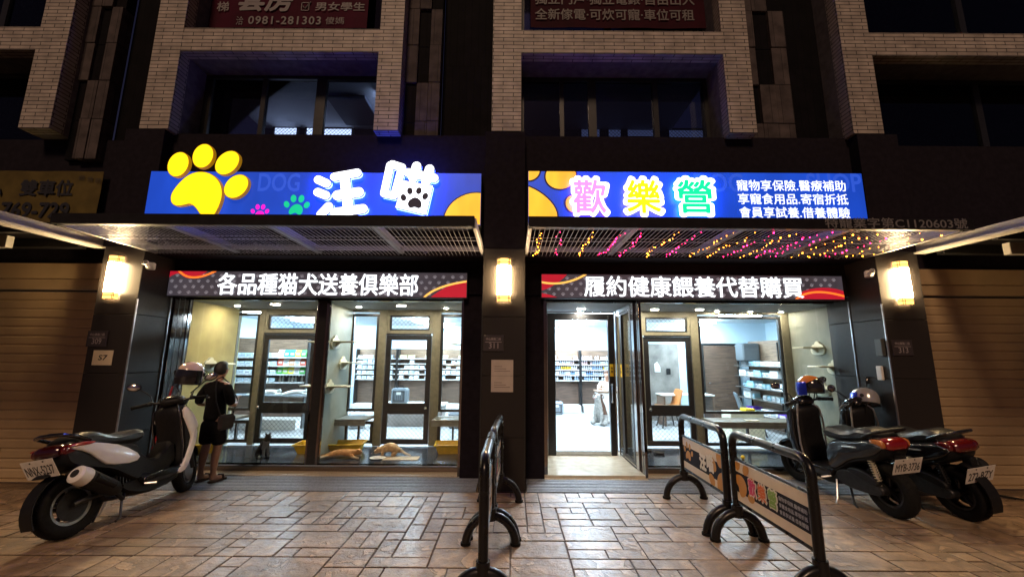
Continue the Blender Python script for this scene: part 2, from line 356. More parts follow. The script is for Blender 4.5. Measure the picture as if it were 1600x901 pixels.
# ------------------------------------------------------------------ ground: stamped stone paving, real joints
def paving_mat():
    m = bpy.data.materials.new('stone_paving'); m.use_nodes = True; n = m.node_tree.nodes; l = m.node_tree.links; b = n['Principled BSDF']
    g = n.new('ShaderNodeNewGeometry'); at_ = n.new('ShaderNodeAttribute'); at_.attribute_name = 'stone'
    n1 = n.new('ShaderNodeTexNoise'); n1.inputs['Scale'].default_value = 1.1; n1.inputs['Detail'].default_value = 5; l.new(g.outputs['Position'], n1.inputs[0])
    n2 = n.new('ShaderNodeTexNoise'); n2.inputs['Scale'].default_value = 14; n2.inputs['Detail'].default_value = 9; n2.inputs['Roughness'].default_value = .65; n2.inputs['Distortion'].default_value = .25; l.new(g.outputs['Position'], n2.inputs[0])
    # slate-like cleft lines: shifted per stone so that no vein runs across a joint
    sh = n.new('ShaderNodeVectorMath'); sh.operation = 'ADD'; sc = n.new('ShaderNodeVectorMath'); sc.operation = 'SCALE'; sc.inputs['Scale'].default_value = 40; l.new(at_.outputs['Color'], sc.inputs[0])
    l.new(g.outputs['Position'], sh.inputs[0]); l.new(sc.outputs[0], sh.inputs[1])
    n3 = n.new('ShaderNodeTexNoise'); n3.inputs['Scale'].default_value = 4.2; n3.inputs['Detail'].default_value = 6; n3.inputs['Distortion'].default_value = .7; l.new(sh.outputs[0], n3.inputs[0])
    st = n.new('ShaderNodeMath'); st.operation = 'MULTIPLY'; st.inputs[1].default_value = 3.2; l.new(n3.outputs[0], st.inputs[0])
    fr = n.new('ShaderNodeMath'); fr.operation = 'FRACT'; l.new(st.outputs[0], fr.inputs[0])
    rp = n.new('ShaderNodeValToRGB'); e = rp.color_ramp.elements; e[0].position = 0; e[0].color = (1, 1, 1, 1); e[1].position = .93; e[1].color = (.25, .25, .25, 1)
    x = e.new(.985); x.color = (1, 1, 1, 1); l.new(fr.outputs[0], rp.inputs[0])
    base = n.new('ShaderNodeMix'); base.data_type = 'RGBA'; base.inputs[6].default_value = (.34, .21, .115, 1); base.inputs[7].default_value = (.61, .415, .245, 1)
    sp = n.new('ShaderNodeSeparateColor'); l.new(at_.outputs['Color'], sp.inputs[0])
    av = n.new('ShaderNodeMath'); av.operation = 'MULTIPLY_ADD'; av.inputs[1].default_value = .55; l.new(sp.outputs[0], av.inputs[0])
    nn = n.new('ShaderNodeMath'); nn.operation = 'MULTIPLY_ADD'; nn.inputs[1].default_value = 3.4; nn.inputs[2].default_value = -1.45; l.new(n2.outputs[0], nn.inputs[0]); l.new(nn.outputs[0], av.inputs[2]); l.new(av.outputs[0], base.inputs[0])
    mu = n.new('ShaderNodeMix'); mu.data_type = 'RGBA'; mu.blend_type = 'MULTIPLY'; mu.inputs[0].default_value = .7; l.new(base.outputs[2], mu.inputs[6]); l.new(rp.outputs[0], mu.inputs[7])
    mr = n.new('ShaderNodeMapRange'); mr.inputs[1].default_value = .3; mr.inputs[2].default_value = .7; mr.inputs[3].default_value = .72; mr.inputs[4].default_value = 1.15; l.new(n1.outputs[0], mr.inputs[0])
    m2 = n.new('ShaderNodeMix'); m2.data_type = 'RGBA'; m2.blend_type = 'MULTIPLY'; m2.inputs[0].default_value = 1; l.new(mu.outputs[2], m2.inputs[6]); l.new(mr.outputs[0], m2.inputs[7])
    vo = n.new('ShaderNodeTexVoronoi'); vo.inputs['Scale'].default_value = 2.3; vo.inputs['Randomness'].default_value = 1; l.new(g.outputs['Position'], vo.inputs['Vector'])
    gm = n.new('ShaderNodeMapRange'); gm.inputs[1].default_value = .035; gm.inputs[2].default_value = .075; gm.inputs[3].default_value = .35; gm.inputs[4].default_value = 1; l.new(vo.outputs['Distance'], gm.inputs[0])
    n5 = n.new('ShaderNodeTexNoise'); n5.inputs['Scale'].default_value = .55; n5.inputs['Detail'].default_value = 7; n5.inputs['Roughness'].default_value = .7; l.new(g.outputs['Position'], n5.inputs[0])
    oil = n.new('ShaderNodeMapRange'); oil.inputs[1].default_value = .56; oil.inputs[2].default_value = .70; oil.inputs[3].default_value = 1; oil.inputs[4].default_value = .5; l.new(n5.outputs[0], oil.inputs[0])
    mg = n.new('ShaderNodeMath'); mg.operation = 'MULTIPLY'; l.new(gm.outputs[0], mg.inputs[0]); l.new(oil.outputs[0], mg.inputs[1])
    m3 = n.new('ShaderNodeMix'); m3.data_type = 'RGBA'; m3.blend_type = 'MULTIPLY'; m3.inputs[0].default_value = 1; l.new(m2.outputs[2], m3.inputs[6]); l.new(mg.outputs[0], m3.inputs[7])
    dj = n.new('ShaderNodeMapRange'); dj.inputs[3].default_value = .24; dj.inputs[4].default_value = 1; l.new(at_.outputs['Alpha'], dj.inputs[0])
    m4 = n.new('ShaderNodeMix'); m4.data_type = 'RGBA'; m4.blend_type = 'MULTIPLY'; m4.inputs[0].default_value = 1; l.new(m3.outputs[2], m4.inputs[6]); l.new(dj.outputs[0], m4.inputs[7]); l.new(m4.outputs[2], b.inputs['Base Color'])
    l.new(dj.outputs[0], b.inputs['Specular IOR Level'])
    rr = n.new('ShaderNodeMapRange'); rr.inputs[1].default_value = .3; rr.inputs[2].default_value = .7; rr.inputs[3].default_value = .26; rr.inputs[4].default_value = .58; l.new(n2.outputs[0], rr.inputs[0]); l.new(rr.outputs[0], b.inputs['Roughness'])
    ad = n.new('ShaderNodeMath'); ad.operation = 'MULTIPLY_ADD'; ad.inputs[1].default_value = .5; l.new(rp.outputs[0], ad.inputs[0]); l.new(n2.outputs[0], ad.inputs[2])
    bp = n.new('ShaderNodeBump'); bp.inputs['Strength'].default_value = 1.0; bp.inputs['Distance'].default_value = .02; l.new(ad.outputs[0], bp.inputs['Height']); l.new(bp.outputs[0], b.inputs['Normal'])
    cw = n.new('ShaderNodeMath'); cw.operation = 'MULTIPLY'; cw.inputs[1].default_value = .18; l.new(dj.outputs[0], cw.inputs[0]); l.new(cw.outputs[0], b.inputs['Coat Weight']); b.inputs['Coat Roughness'].default_value = .25
    return m
def build_ground():
    cell = .16; X0, X1, Y0, Y1 = -8.96, 8.96, -1.05, 5.19
    nx = int((X1-X0)/cell); ny = int((Y1-Y0)/cell); occ = [[False]*ny for _ in range(nx)]
    v = []; f = []; colr = []; rg = random.Random(11)
    sizes = [(2, 1), (3, 1), (2, 2), (1, 1), (3, 2), (2, 1), (1, 2), (4, 2), (3, 1)]
    for j in range(ny):
        for i in range(nx):
            if occ[i][j]: continue
            opts = sizes[:]; rg.shuffle(opts)
            for a, b in opts+[(1, 1)]:
                if i+a <= nx and j+b <= ny and all(not occ[i+p][j+q] for p in range(a) for q in range(b)): break
            for p in range(a):
                for q in range(b): occ[i+p][j+q] = True
            g = rg.choice([.0025, .0035, .0045, .0055]); x0, x1 = X0+i*cell+g, X0+(i+a)*cell-g; y0, y1 = Y0+j*cell+g, Y0+(j+b)*cell-g
            jt = lambda: rg.uniform(-.0022, .0022); dz = rg.uniform(-.0018, .0018); o = len(v)
            outer = [(x0+jt(), y0+jt()), (x1+jt(), y0+jt()), (x1+jt(), y1+jt()), (x0+jt(), y1+jt())]; ib = rg.uniform(.004, .010)
            inner = [(x+(ib if k in (0, 3) else -ib), y+(ib if k < 2 else -ib)) for k, (x, y) in enumerate(outer)]
            v += [(x, y, -.013) for x, y in outer]+[(x, y, -.004+dz) for x, y in outer]+[(x, y, dz) for x, y in inner]
            f += [(o+8, o+9, o+10, o+11)]
            for k in range(4): kk = (k+1) % 4; f += [(o+4+k, o+4+kk, o+8+kk, o+8+k), (o+k, o+kk, o+4+kk, o+4+k)]
            c = (rg.random(), rg.random(), rg.random()); colr += [(*c, 0)]*4+[(*c, .15)]*4+[(*c, 1)]*4
    o = len(v); S = 600
    v += [(-S, -S, -.012), (S, -S, -.012), (S, S, -.012), (-S, S, -.012)]; f.append((o, o+1, o+2, o+3)); colr += [(.3, .4, .5, .3)]*4
    me = bpy.data.meshes.new('ground'); me.from_pydata(v, [], f); at_ = me.color_attributes.new('stone', 'FLOAT_COLOR', 'POINT')
    for i, c in enumerate(colr): at_.data[i].color = c
    me.materials.append(paving_mat()); struct(link('ground', me))
build_ground()

# ------------------------------------------------------------------ the row of shophouses
PILX = [(-5.37, -4.83), (-.38, .17), (4.77, 5.33)]
Tc = dict(A=(-6.87, -6.44), B=(-5.19, -4.79), C=(-1.94, -1.60), D=(-.30, .11), E=(3.01, 3.39), F=(4.73, 5.15))
ZT = 4.68; ZB0, ZB1 = 5.90, 6.27; ZTOP = 8.3
LIT = emis('lit_window_upstairs', '#dfe6f2', 3.5); LITDIM = emis('dim_window_upstairs', '#8890b8', .3)
def columns(b, names, reveal=True):
    for k in names:
        x0, x1 = Tc[k]
        MB().box(x0, x1, 5.2, 5.38, ZT, ZTOP).build('tile_column', TILE, b)
        MB().box(x0, x1, 5.38, 5.95, ZT, ZTOP).build('pier', PLASTER, b)
def beam(b, x0, x1):
    MB().box(x0, x1, 5.203, 5.38, ZB0, ZB1).build('tile_beam', TILE, b)
    MB().box(x0, x1, 5.38, 5.95, ZB0+.004, ZB1).build('lintel', PLASTER, b)
def stone(b, x0, x1, y=5.40):
    mb = MB(); z = ZT-.35; k = 0; n = 3; wd = (x1-x0)/n; rg = random.Random(int(x0*100))
    while z < ZTOP:                                   # cladding slabs of uneven depth, some recessed and dark
        for i in range(n):
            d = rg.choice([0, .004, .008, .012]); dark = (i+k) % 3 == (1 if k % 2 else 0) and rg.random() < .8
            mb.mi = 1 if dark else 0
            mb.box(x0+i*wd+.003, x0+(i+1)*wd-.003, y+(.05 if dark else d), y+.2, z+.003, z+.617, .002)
        z += .62; k += 1
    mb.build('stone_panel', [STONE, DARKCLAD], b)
def dark(b, x0, x1, y=5.62):
    MB().box(x0, x1, y, y+.25, ZT-.4, ZTOP).build('dark_cladding', DARKCLAD, b)
def up_window(b, x0, x1, z0, z1, mull, Y=5.72, kind=None):
    f = MB(); t = .055
    f.box(x0, x1, Y, Y+.08, z0, z0+t); f.box(x0, x1, Y, Y+.08, z1-t, z1); f.box(x0, x0+t, Y, Y+.08, z0+t, z1-t); f.box(x1-t, x1, Y, Y+.08, z0+t, z1-t)
    for m, wd in mull: f.box(m-wd/2, m+wd/2, Y+.003, Y+.077, z0+t, z1-t)
    w_ = f.build('window', BLACKAL, b); MB().box(x0+t, x1-t, Y+.035, Y+.041, z0+t, z1-t).build('pane', DARKPANE, w_, 0)
def mesh_lattice(mb, x0, x1, y, z0, z1, s, r=.0022):
    """diamond wire lattice in the plane y"""
    W, H = x1-x0, z1-z0; k = -H
    while k < W:
        for sg in (1, -1):
            a = max(k, 0); e = min(k+H, W)
            if e-a > .01:
                p = [(x0+a, a-k), (x0+e, e-k)]
                if sg < 0: p = [(x0+W-(q[0]-x0), q[1]) for q in p]
                mb.tube([(p[0][0], y+sg*r*.9, z0+p[0][1]), (p[1][0], y+sg*r*.9, z0+p[1][1])], r, 4, False)
        k += s
shop = thing('shop_building', 'dark granite building with tiled upper storeys and two lit pet shop bays', 'building', (-.1, 5.2, 0))
shop.location = (0, 0, 0)
for i, (x0, x1) in enumerate(PILX):
    P_ = MB(); [P_.box(x0, x1, 5.2, 6.12, za, zb, .005) for za, zb in ((0, .62), (.6225, 1.36), (1.3625, 2.10), (2.1025, 3.0))]; P_.build('pillar', GRANITE, shop); MB().box(x0, x1, 5.204, 6.1, 3.003, ZT-.003, .004).build('upper_pillar', WALL, shop)
    for xx, ya in ((x0, 5.2), (x1, 5.2)):
        if -5 < xx < 5: MB().box(xx-.008, xx+.008, 5.192, 5.208, .02, 2.3).build('corner_trim', ALLOY if abs(xx) > 1 else BLACKAL, shop)
    MB().box(x0-.012, x1+.012, 5.188, 5.5, 0, .012).build('pillar_plinth', GRANITE, shop)
for x0, x1 in ((PILX[0][1], PILX[1][0]), (PILX[1][1], PILX[2][0])):
    MB().box(x0, x1, 5.36, 6.2, 2.93, ZT+.02).build('upper_wall', WALL, shop)
    MB().box(x0, x1, 5.70, 6.2, 2.47, 2.928).build('lintel_wall', WALL, shop)
MB().box(-.68, -.38, 5.74, 6.12, 0, 2.468).build('side_wall', WALL, shop); MB().box(.17, .45, 5.74, 6.12, 0, 2.468).build('side_wall', WALL, shop)
columns(shop, 'BCDE'); beam(shop, Tc['B'][1], Tc['C'][0]); beam(shop, Tc['D'][1], Tc['E'][0])
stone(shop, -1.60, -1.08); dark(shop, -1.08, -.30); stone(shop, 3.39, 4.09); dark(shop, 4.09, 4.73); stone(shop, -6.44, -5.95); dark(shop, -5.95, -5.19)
up_window(shop, -4.79, -1.94, 4.72, 5.9, [(at(408, 180, 5.72).x, .07), (at(498, 180, 5.72).x, .15), (at(323, 180, 5.72).x, .05)])
up_window(shop, .11, 3.01, 4.72, 5.9, [(.75, .06), (1.22, .12), (2.2, .08)])
up_window(shop, -4.79, -1.94, 6.27, 8.2, [(-3.4, .1)]); up_window(shop, .11, 3.01, 6.27, 8.2, [(1.5, .1)])
# upstairs rooms
def upstairs(x0, x1, lit, boxes, ceil):
    r_ = MB(); r_.box(x0, x1, 5.81, 7.2, 5.86, 5.9); r_.build('upstairs_ceiling', ceil, shop)
    MB().box(x0, x1, 7.15, 7.3, 4.4, 5.858).build('upstairs_wall', WALL, shop); MB().box(x0, x1, 5.81, 7.15, 4.62, 4.68).build('upstairs_floor', PLASTER, shop)
    for a, b_, z0, z1 in boxes:
        fr = MB(); fr.box(a-.05, b_+.05, 7.10, 7.148, z0-.05, z1+.05); q = fr.build('inner_window', BLACKAL, shop)
        MB().box(a, b_, 7.09, 7.098, z0, z1).build('pane', lit, q); L = MB(); mesh_lattice(L, a, b_, 7.08, z0, z1, .07, .004); L.build('wire_lattice', BLACKAL, q)
def zz(px, py, Y=7.1): p = at(px, py, Y); return p.x, p.z
upstairs(-4.79, -1.94, LIT, [(zz(453, 0)[0], zz(484, 0)[0], 4.6, zz(500, 201)[1]), (zz(500, 0)[0], zz(513, 0)[0], 4.6, zz(500, 201)[1]), (zz(522, 0)[0], zz(565, 0)[0], zz(500, 213)[1], zz(500, 202)[1])], mat('pale_ceiling', (.55, .58, .62), .8))
upstairs(.11, 3.01, LITDIM, [(zz(904, 0)[0], zz(930, 0)[0], 4.6, zz(900, 203)[1]), (zz(944, 0)[0], zz(961, 0)[0], 4.6, zz(900, 203)[1]), (zz(972, 0)[0], zz(1014, 0)[0], zz(900, 212)[1], zz(900, 203)[1]), (zz(1033, 0)[0], zz(1082, 0)[0], 4.6, zz(900, 203)[1])], mat('pale_ceiling2', (.3, .32, .36), .8))
MB().box(-3.1, -2.45, 6.1, 6.95, 5.80, 5.845, .01).build('ceiling_duct', mat('duct_grey', (.16, .19, .25), .6), shop)
# a lit strip light in the left upstairs room
_p = thing('ceiling_light', 'white ceiling strip light in the lit left upstairs room', 'ceiling light', (-2.2, 6.45, 5.86))
MB().box(-.03, .03, -.45, .45, -.05, 0, .008).build('lamp_housing', WHITEPL, _p); MB().box(-.022, .022, -.43, .43, -.062, -.05).build('diffuser', emis('upstairs_tube', '#e8f0ff', 45), _p)

# neighbours: roller shutters, header boxes, dark upper storeys
def neighbour(nm, label, sx):
    b = thing(nm, label, 'building', (0, 0, 0))
    X0, X1 = (-9.6, -5.37) if sx < 0 else (5.33, 9.6)
    s = MB(); z = .03; rs_ = random.Random(4 if sx < 0 else 9)
    while z < 2.42:                                   # interlocking slats
        q = rs_.uniform(-.003, .003)
        s.prism([(5.50, z), (5.488+q, z+.018), (5.488+q*.6, z+.10+rs_.uniform(-.003, .003)), (5.50, z+.118), (5.515, z+.118), (5.515, z)], X0, X1, Matrix(((0, 1, 0, 0), (1, 0, 0, 0), (0, 0, 1, 0), (0, 0, 0, 1))))
        z += .12
    s.box(X0, X1, 5.46, 5.53, .0, .028)
    s = s.build('roller_shutter', SHUT, b, 20); lk = MB(); cx = -6.6 if sx < 0 else 6.7; lk.box(cx-.05, cx+.05, 5.44, 5.487, .32, .40, .006); lk.cyl((cx, 5.44, .36), (cx, 5.425, .36), .016); lk.build('shutter_lock', DKALLOY, s)
    h = MB(); h.box(X0, X1, 5.47, 5.75, 2.46, 2.60, .004); h.box(X0, X1, 5.45, 5.75, 2.606, 2.82, .004); h.build('shutter_box', SHUT, b)
    MB().box(X0, X1, 5.52, 5.9, 2.823, ZT).build('upper_wall', WALL, b)
    MB().box(X0, X1, 5.55, 5.7, 2.44, 2.47).build('shutter_rail', BLACKAL, b)
    if sx < 0:
        columns(b, 'A'); beam(b, -9.6, Tc['A'][0]); up_window(b, -9.6, Tc['A'][0], 4.72, 5.9, [(-8.2, .1)]); up_window(b, -9.6, Tc['A'][0], 6.27, 8.2, [(-8.2, .1)])
        MB().box(-9.6, Tc['A'][0], 5.9, 6.0, 4.6, 8.3).build('rear_wall', WALL, b)
    else:
        columns(b, 'F'); beam(b, Tc['F'][1], 9.6); up_window(b, Tc['F'][1], 9.6, 4.72, 5.9, [(7.2, .1)]); up_window(b, Tc['F'][1], 9.6, 6.27, 8.2, [(7.2, .1)])
        MB().box(Tc['F'][1], 9.6, 5.9, 6.0, 4.6, 8.3).build('rear_wall', WALL, b)
    return b
neighbour('neighbour_building', 'neighbouring building with a brown roller shutter at the left edge of the photo', -1)
neighbour('neighbour_building', 'neighbouring building with a brown roller shutter at the right edge of the photo', 1)

# ground floor interior shell
FX = 6.6
MB().box(-FX, FX, 7.17, 12.4, -.2, .05).build('shop_floor', FLOORW, shop)
MB().box(-FX, FX, 7.28, 12.4, 2.5, 2.62).build('shop_ceiling', mat('white_ceiling', (.82, .88, .92), .8), shop)
MB().box(-FX, FX, 12.3, 12.5, .05, 2.5).build('back_wall', WHITEW, shop)
MB().box(-FX-.15, -FX, 7.2, 12.4, .05, 2.5).build('side_wall', WHITEW, shop); MB().box(FX, FX+.15, 7.2, 12.4, .05, 2.5).build('side_wall', WHITEW, shop)
MB().box(3.05, FX, 10.6, 10.75, .05, 2.5).build('dividing_wall', WHITEW, shop)
MB().box(3.05, 3.2, 10.75, 12.3, .05, 2.5).build('dividing_wall', WHITEW, shop)
MB().box(3.06, 4.28, 10.56, 10.598, .05, 1.95).build('wood_panel', GREYWOOD, shop)
MB().box(-FX, FX, 5.96, 12.5, 2.63, 2.75).build('floor_slab', PLASTER, shop)
# cat rooms
for x0, x1 in ((-4.83, -.68), (1.84, 4.90)):
    MB().box(x0, x1, 5.98, 7.17, -.1, .10).build('cat_room_floor', DARKF, shop)
for x0, x1 in ((-4.83, -.68), (.45, 4.90)):
    MB().box(x0, x1, 6.06, 7.28, 2.40, 2.465).build('cat_room_ceiling', GREYCEIL, shop)
MB().box(-4.93, -4.835, 6.13, 7.28, .1, 2.40).build('cat_room_side_wall', OLIVE, shop)
MB().box(-2.90, -2.81, 6.10, 7.17, .1, 2.40).build('cat_room_divider', GREENGREY, shop)
MB().box(-.68, -.60, 6.13, 7.28, .1, 2.40).build('cat_room_side_wall', OLIVE, shop)
MB().box(4.905, 5.0, 6.13, 7.28, .1, 2.40).build('cat_room_side_wall', GREENGREY, shop)
MB().box(.37, .45, 6.13, 7.28, .0, 2.40).build('vestibule_wall', WALL, shop)
MB().box(.45, 1.80, 5.76, 7.17, -.1, .045).build('entrance_floor', CREAMF, shop)
for x0, x1 in ((-4.83, -.70), (1.82, 4.77)): MB().box(x0, x1, 5.78, 6.0, -.1, .018).build('stone_sill', mat('sill_stone', (.52, .42, .29), .35, var=.25, vscale=60, rvar=.1), shop)
MB().box(.45, 1.82, 5.70, 5.758, -.1, .012).build('stone_sill', MATS['sill_stone'], shop)
# partition between cat rooms and shop: khaki posts with doors and windows
for xx in (-4.822, 4.762): MB().box(xx-.006, xx+.006, 5.70, 5.716, .02, 2.4).build('corner_trim', ALLOY, shop)
part = thing('partition_wall', 'khaki framed glass partition behind the cat rooms with mesh doors and windows', 'partition', (0, 0, 0))
YP = 7.18
def X7(px): return at(px, 560, YP).x
def post(x0, x1, z0=.1, z1=2.40): MB().box(x0, x1, YP, YP+.09, z0, z1, .006).build('post', KHAKI, part)
def frame4(mb, x0, x1, z0, z1, t, y0, y1, c=.004):
    mb.box(x0, x1, y0, y1, z0, z0+t, c); mb.box(x0, x1, y0, y1, z1-t, z1, c); mb.box(x0, x0+t, y0, y1, z0+t, z1-t, c); mb.box(x1-t, x1, y0, y1, z0+t, z1-t, c)
def pdoor(x0, x1, knob):
    tr = MB(); frame4(tr, x0, x1, 1.985, 2.36, .055, YP+.005, YP+.085); tr = tr.build('transom', KHAKI, part)
    L = MB(); frame4(L, x0+.055, x1-.055, 2.04, 2.305, .03, YP+.02, YP+.06); L.build('transom_frame', BLACKAL, tr)
    L = MB(); mesh_lattice(L, x0+.085, x1-.085, YP+.03, 2.07, 2.275, .075); L.build('wire_lattice', BLACKAL, tr)
    d = MB(); t = .085; frame4(d, x0+.01, x1-.01, .13, 1.955, t, YP+.01, YP+.06); d.box(x0+.012, x1-.012, YP-.015, YP+.0, 1.955, 1.983); d.box(x0+t, x1-t, YP+.012, YP+.058, .62, .80, .004)
    d = d.build('door', BLACKAL, part)
    MB().box(x0+t+.01, x1-t-.01, YP+.03, YP+.036, .80, 1.87).build('pane', PANE2, d, 0)
    L = MB(); mesh_lattice(L, x0+t, x1-t, YP+.035, .215, .62, .075); L.build('wire_lattice', BLACKAL, d)
    k = MB(); kx = x0+.06 if knob < 0 else x1-.06; k.cyl((kx, YP+.01, .73), (kx, YP-.03, .73), .012); k.ball((kx, YP-.045, .73), .027); k.build('door_knob', CHROME, d)
def pwin(x0, x1, z0, z1, low=True):
    f = MB(); frame4(f, x0, x1, z0, z1, .045, YP+.01, YP+.07); f = f.build('window', BLACKAL, part)
    MB().box(x0+.045, x1-.045, YP+.035, YP+.041, z0+.045, z1-.045).build('pane', PANE2, f, 0)
    if low:
        f = MB(); frame4(f, x0, x1, .14, z0-.16, .05, YP+.01, YP+.07); f.box((x0+x1)/2-.015, (x0+x1)/2+.015, YP+.01, YP+.06, .19, z0-.21); f = f.build('low_vent', BLACKAL, part)
        L = MB(); mesh_lattice(L, x0+.05, x1-.05, YP+.035, .19, z0-.21, .075); L.build('wire_lattice', BLACKAL, f)
def panel(x0, x1, z0, z1): MB().box(x0, x1, YP+.012, YP+.075, z0, z1).build('panel', KHAKI, part)
MB().box(-4.83, -.68, YP+.002, YP+.088, 2.362, 2.40).build('head_rail', KHAKI, part); MB().box(1.84, 4.9, YP+.002, YP+.088, 2.362, 2.40).build('head_rail', KHAKI, part)
# left room
xw0, xw1 = X7(361), X7(399); xd0, xd1 = X7(408), X7(492)
panel(-4.83, xw0, .1, 2.36); pwin(xw0, xw1, .66, 2.33); post(xw1, xd0); pdoor(xd0, xd1, -1); post(xd1, -2.90); 
# middle room
a0, a1 = X7(545), X7(589); b0, b1 = X7(601), X7(674); c0, c1 = X7(687), -.72
post(-2.81, a0); pwin(a0, a1, .66, 2.33); post(a1, b0); pdoor(b0, b1, 1); post(b1, c0); pwin(c0, c1, .66, 2.33); post(c1, -.68)
# right room
d0, d1 = X7(1006), X7(1082); e0, e1 = X7(1094), X7(1226)
post(1.84, d0); pdoor(d0, d1, -1); post(d1, e0); pwin(e0, e1, .66, 2.33); post(e1, 4.9)
for x0, x1 in ((-4.8, xw1+.02), (-2.81, a1+.02), (c0-.02, -.69), (e0-.05, 4.89)):
    o = MB(); o.box(x0, x1, 6.72, YP+.005, .56, .60, .006); o.box(x0, x1, 6.72, 6.74, .50, .558); o.build('bench', BENCH, part)

# shopfront glazing
def shopfront(label, x0, x1, mull, y=6.02, z1=2.46):
    s = thing('shopfront_glazing', label, 'shop window', ((x0+x1)/2, y, 0)); M = Matrix.Translation((-(x0+x1)/2, -y, 0))
    f = MB(); f.box(x0, x1, y-.05, y+.05, 2.40, z1, .004, M); f.box(x0, x1, y-.045, y+.045, .02, .10, .004, M); f.build('frame', DKSTEEL, s)
    f = MB(); f.box(x0, x1, y-.06, y-.05, 2.435, 2.455, 0, M); f.box(x0, x1, y-.055, y-.046, .085, .10, 0, M); f.build('bright_trim', CHROME, s)
    for a, b in ((x0, x0+.035), (x1-.035, x1)):
        j = MB(); j.box(a, b, y-.27, y+.06, .02, 2.40, .004, M); j.build('jamb', DKSTEEL, s)
        j = MB()
        for q in (-.2, -.1, .0): j.box(a-.003, b+.003, y+q, y+q+.008, .02, 2.398, 0, M)
        j.build('jamb_trim', BLACKAL, s)
    for a, b in mull:
        j = MB(); j.box(a, b, y-.05, y+.05, .10, 2.40, .004, M); j.build('mullion', DKSTEEL, s); j = MB(); j.box(a+.03, b-.03, y-.056, y-.0505, .1, 2.40, 0, M); j.build('mullion_inset', BLACKAL, s)
    xs = [x0+.035]+[q for m in mull for q in m]+[x1-.035]
    for i in range(0, len(xs), 2):
        MB().box(xs[i], xs[i+1], y-.005, y+.005, .10, 2.40, 0, M).build('pane', PANE, s, 0)
        j = MB(); j.box(xs[i], xs[i]+.012, y-.015, y+.015, .10, 2.40, 0, M); j.box(xs[i+1]-.012, xs[i+1], y-.015, y+.015, .10, 2.40, 0, M); j.build('pane_edge', CHROME, s)
    return s
shopfront('wide shop window of the two left cat rooms, split by one dark mirrored mullion', -4.83, -.68, [(at(487, 600, 6.0).x, at(506, 600, 6.0).x)])
shopfront('single-pane shop window of the right cat room behind the orange-pawed barriers', 1.80, 4.86, [])
# entrance: steel lined vestibule, inner glass door and a glazed side
en = thing('entrance_door', 'open glass entrance door with steel frame and yellow sticker in the right bay', 'door', (0, 0, 0))
f = MB(); f.box(.45, .50, 5.78, 6.10, .045, 2.40, .004); f.box(.45, 1.80, 5.97, 6.06, 2.40, 2.46, .004); f.build('outer_frame', DKSTEEL, en)
f = MB(); f.box(.50, .512, 5.95, 5.99, .045, 2.40); f.build('steel_trim', CHROME, en); f = MB(); f.box(1.775, 1.80, 5.95, 6.07, .045, 2.40, .003); f.build('steel_trim', CHROME, en)
f = MB(); f.box(.56, .598, 6.83, 6.95, .045, 2.33); f.box(.452, .558, 6.87, 6.93, .045, 2.33); f.build('inner_jamb', CHROME, en)
f = MB(); f.box(.60, .73, 6.86, 6.94, .045, 2.33, .004); f.box(1.62, 1.70, 6.86, 6.94, .045, 2.33, .004); f.box(.73, 1.62, 6.86, 6.94, 2.22, 2.33, .004); f.build('inner_frame', BLACKAL, en)
f = MB(); f.box(.46, 1.72, 6.84, 6.858, 2.333, 2.36); f.box(.73, 1.62, 6.88, 6.92, .046, .10); f.build('door_rail', CHROME, en)
f = MB(); f.box(1.70, 1.722, 6.84, 6.96, .045, 2.36); f.build('steel_trim', CHROME, en); f = MB(); f.box(1.735, 1.757, 6.8, 6.83, .05, 2.36); f.build('steel_trim', CHROME, en)
# glazed side running from the inner frame to the street front
f = MB(); f.box(1.775, 1.80, 6.08, 6.86, .05, .14); f.box(1.775, 1.80, 6.08, 6.86, 2.28, 2.39); f.box(1.77, 1.805, 6.60, 6.72, .14, 2.28); f.box(1.77, 1.805, 6.08, 6.13, .14, 2.28); sp_ = f.build('side_light', BLACKAL, en)
MB().box(1.785, 1.791, 6.13, 6.60, .14, 2.28).build('pane', PANE2, sp_, 0)
f = MB(); f.box(1.7705, 1.7745, 6.06, 6.86, .075, .095); f.box(1.7705, 1.7745, 6.06, 6.86, 2.30, 2.32); f.build('side_trim', CHROME, sp_)
for (x, y, s_) in ((1.66, 6.85, 0), (1.764, 6.66, 1)):
    k = MB()
    if s_ == 0: k.box(x-.028, x+.028, y-.004, y+.004, 1.29, 1.49)
    else: k.box(x-.0, x+.004, y-.035, y+.035, 1.29, 1.49)
    k = k.build('yellow_sticker', mat('sticker_yellow', (.85, .55, .02), .5), en)
    q = MB()
    for i, ch in enumerate('推開'):
        if s_ == 0: put_text(q, ch, (x-.018, y-.0055, 1.40-i*.055), X_, Z_, .036, .042, .02)
        else: put_text(q, ch, (x-.0012, y+.02, 1.40-i*.055), (0, -1, 0), Z_, .04, .042, .02)
    q.build('lettering', INK, k)
f = MB(); f.tube([(1.645, 6.80, .88), (1.645, 6.78, .90), (1.645, 6.78, 1.15), (1.645, 6.80, 1.17)], .012, 8); f.box(1.63, 1.66, 6.78, 6.86, .88, .90); f.box(1.63, 1.66, 6.78, 6.86, 1.15, 1.17); f.build('door_handle', CHROME, en)

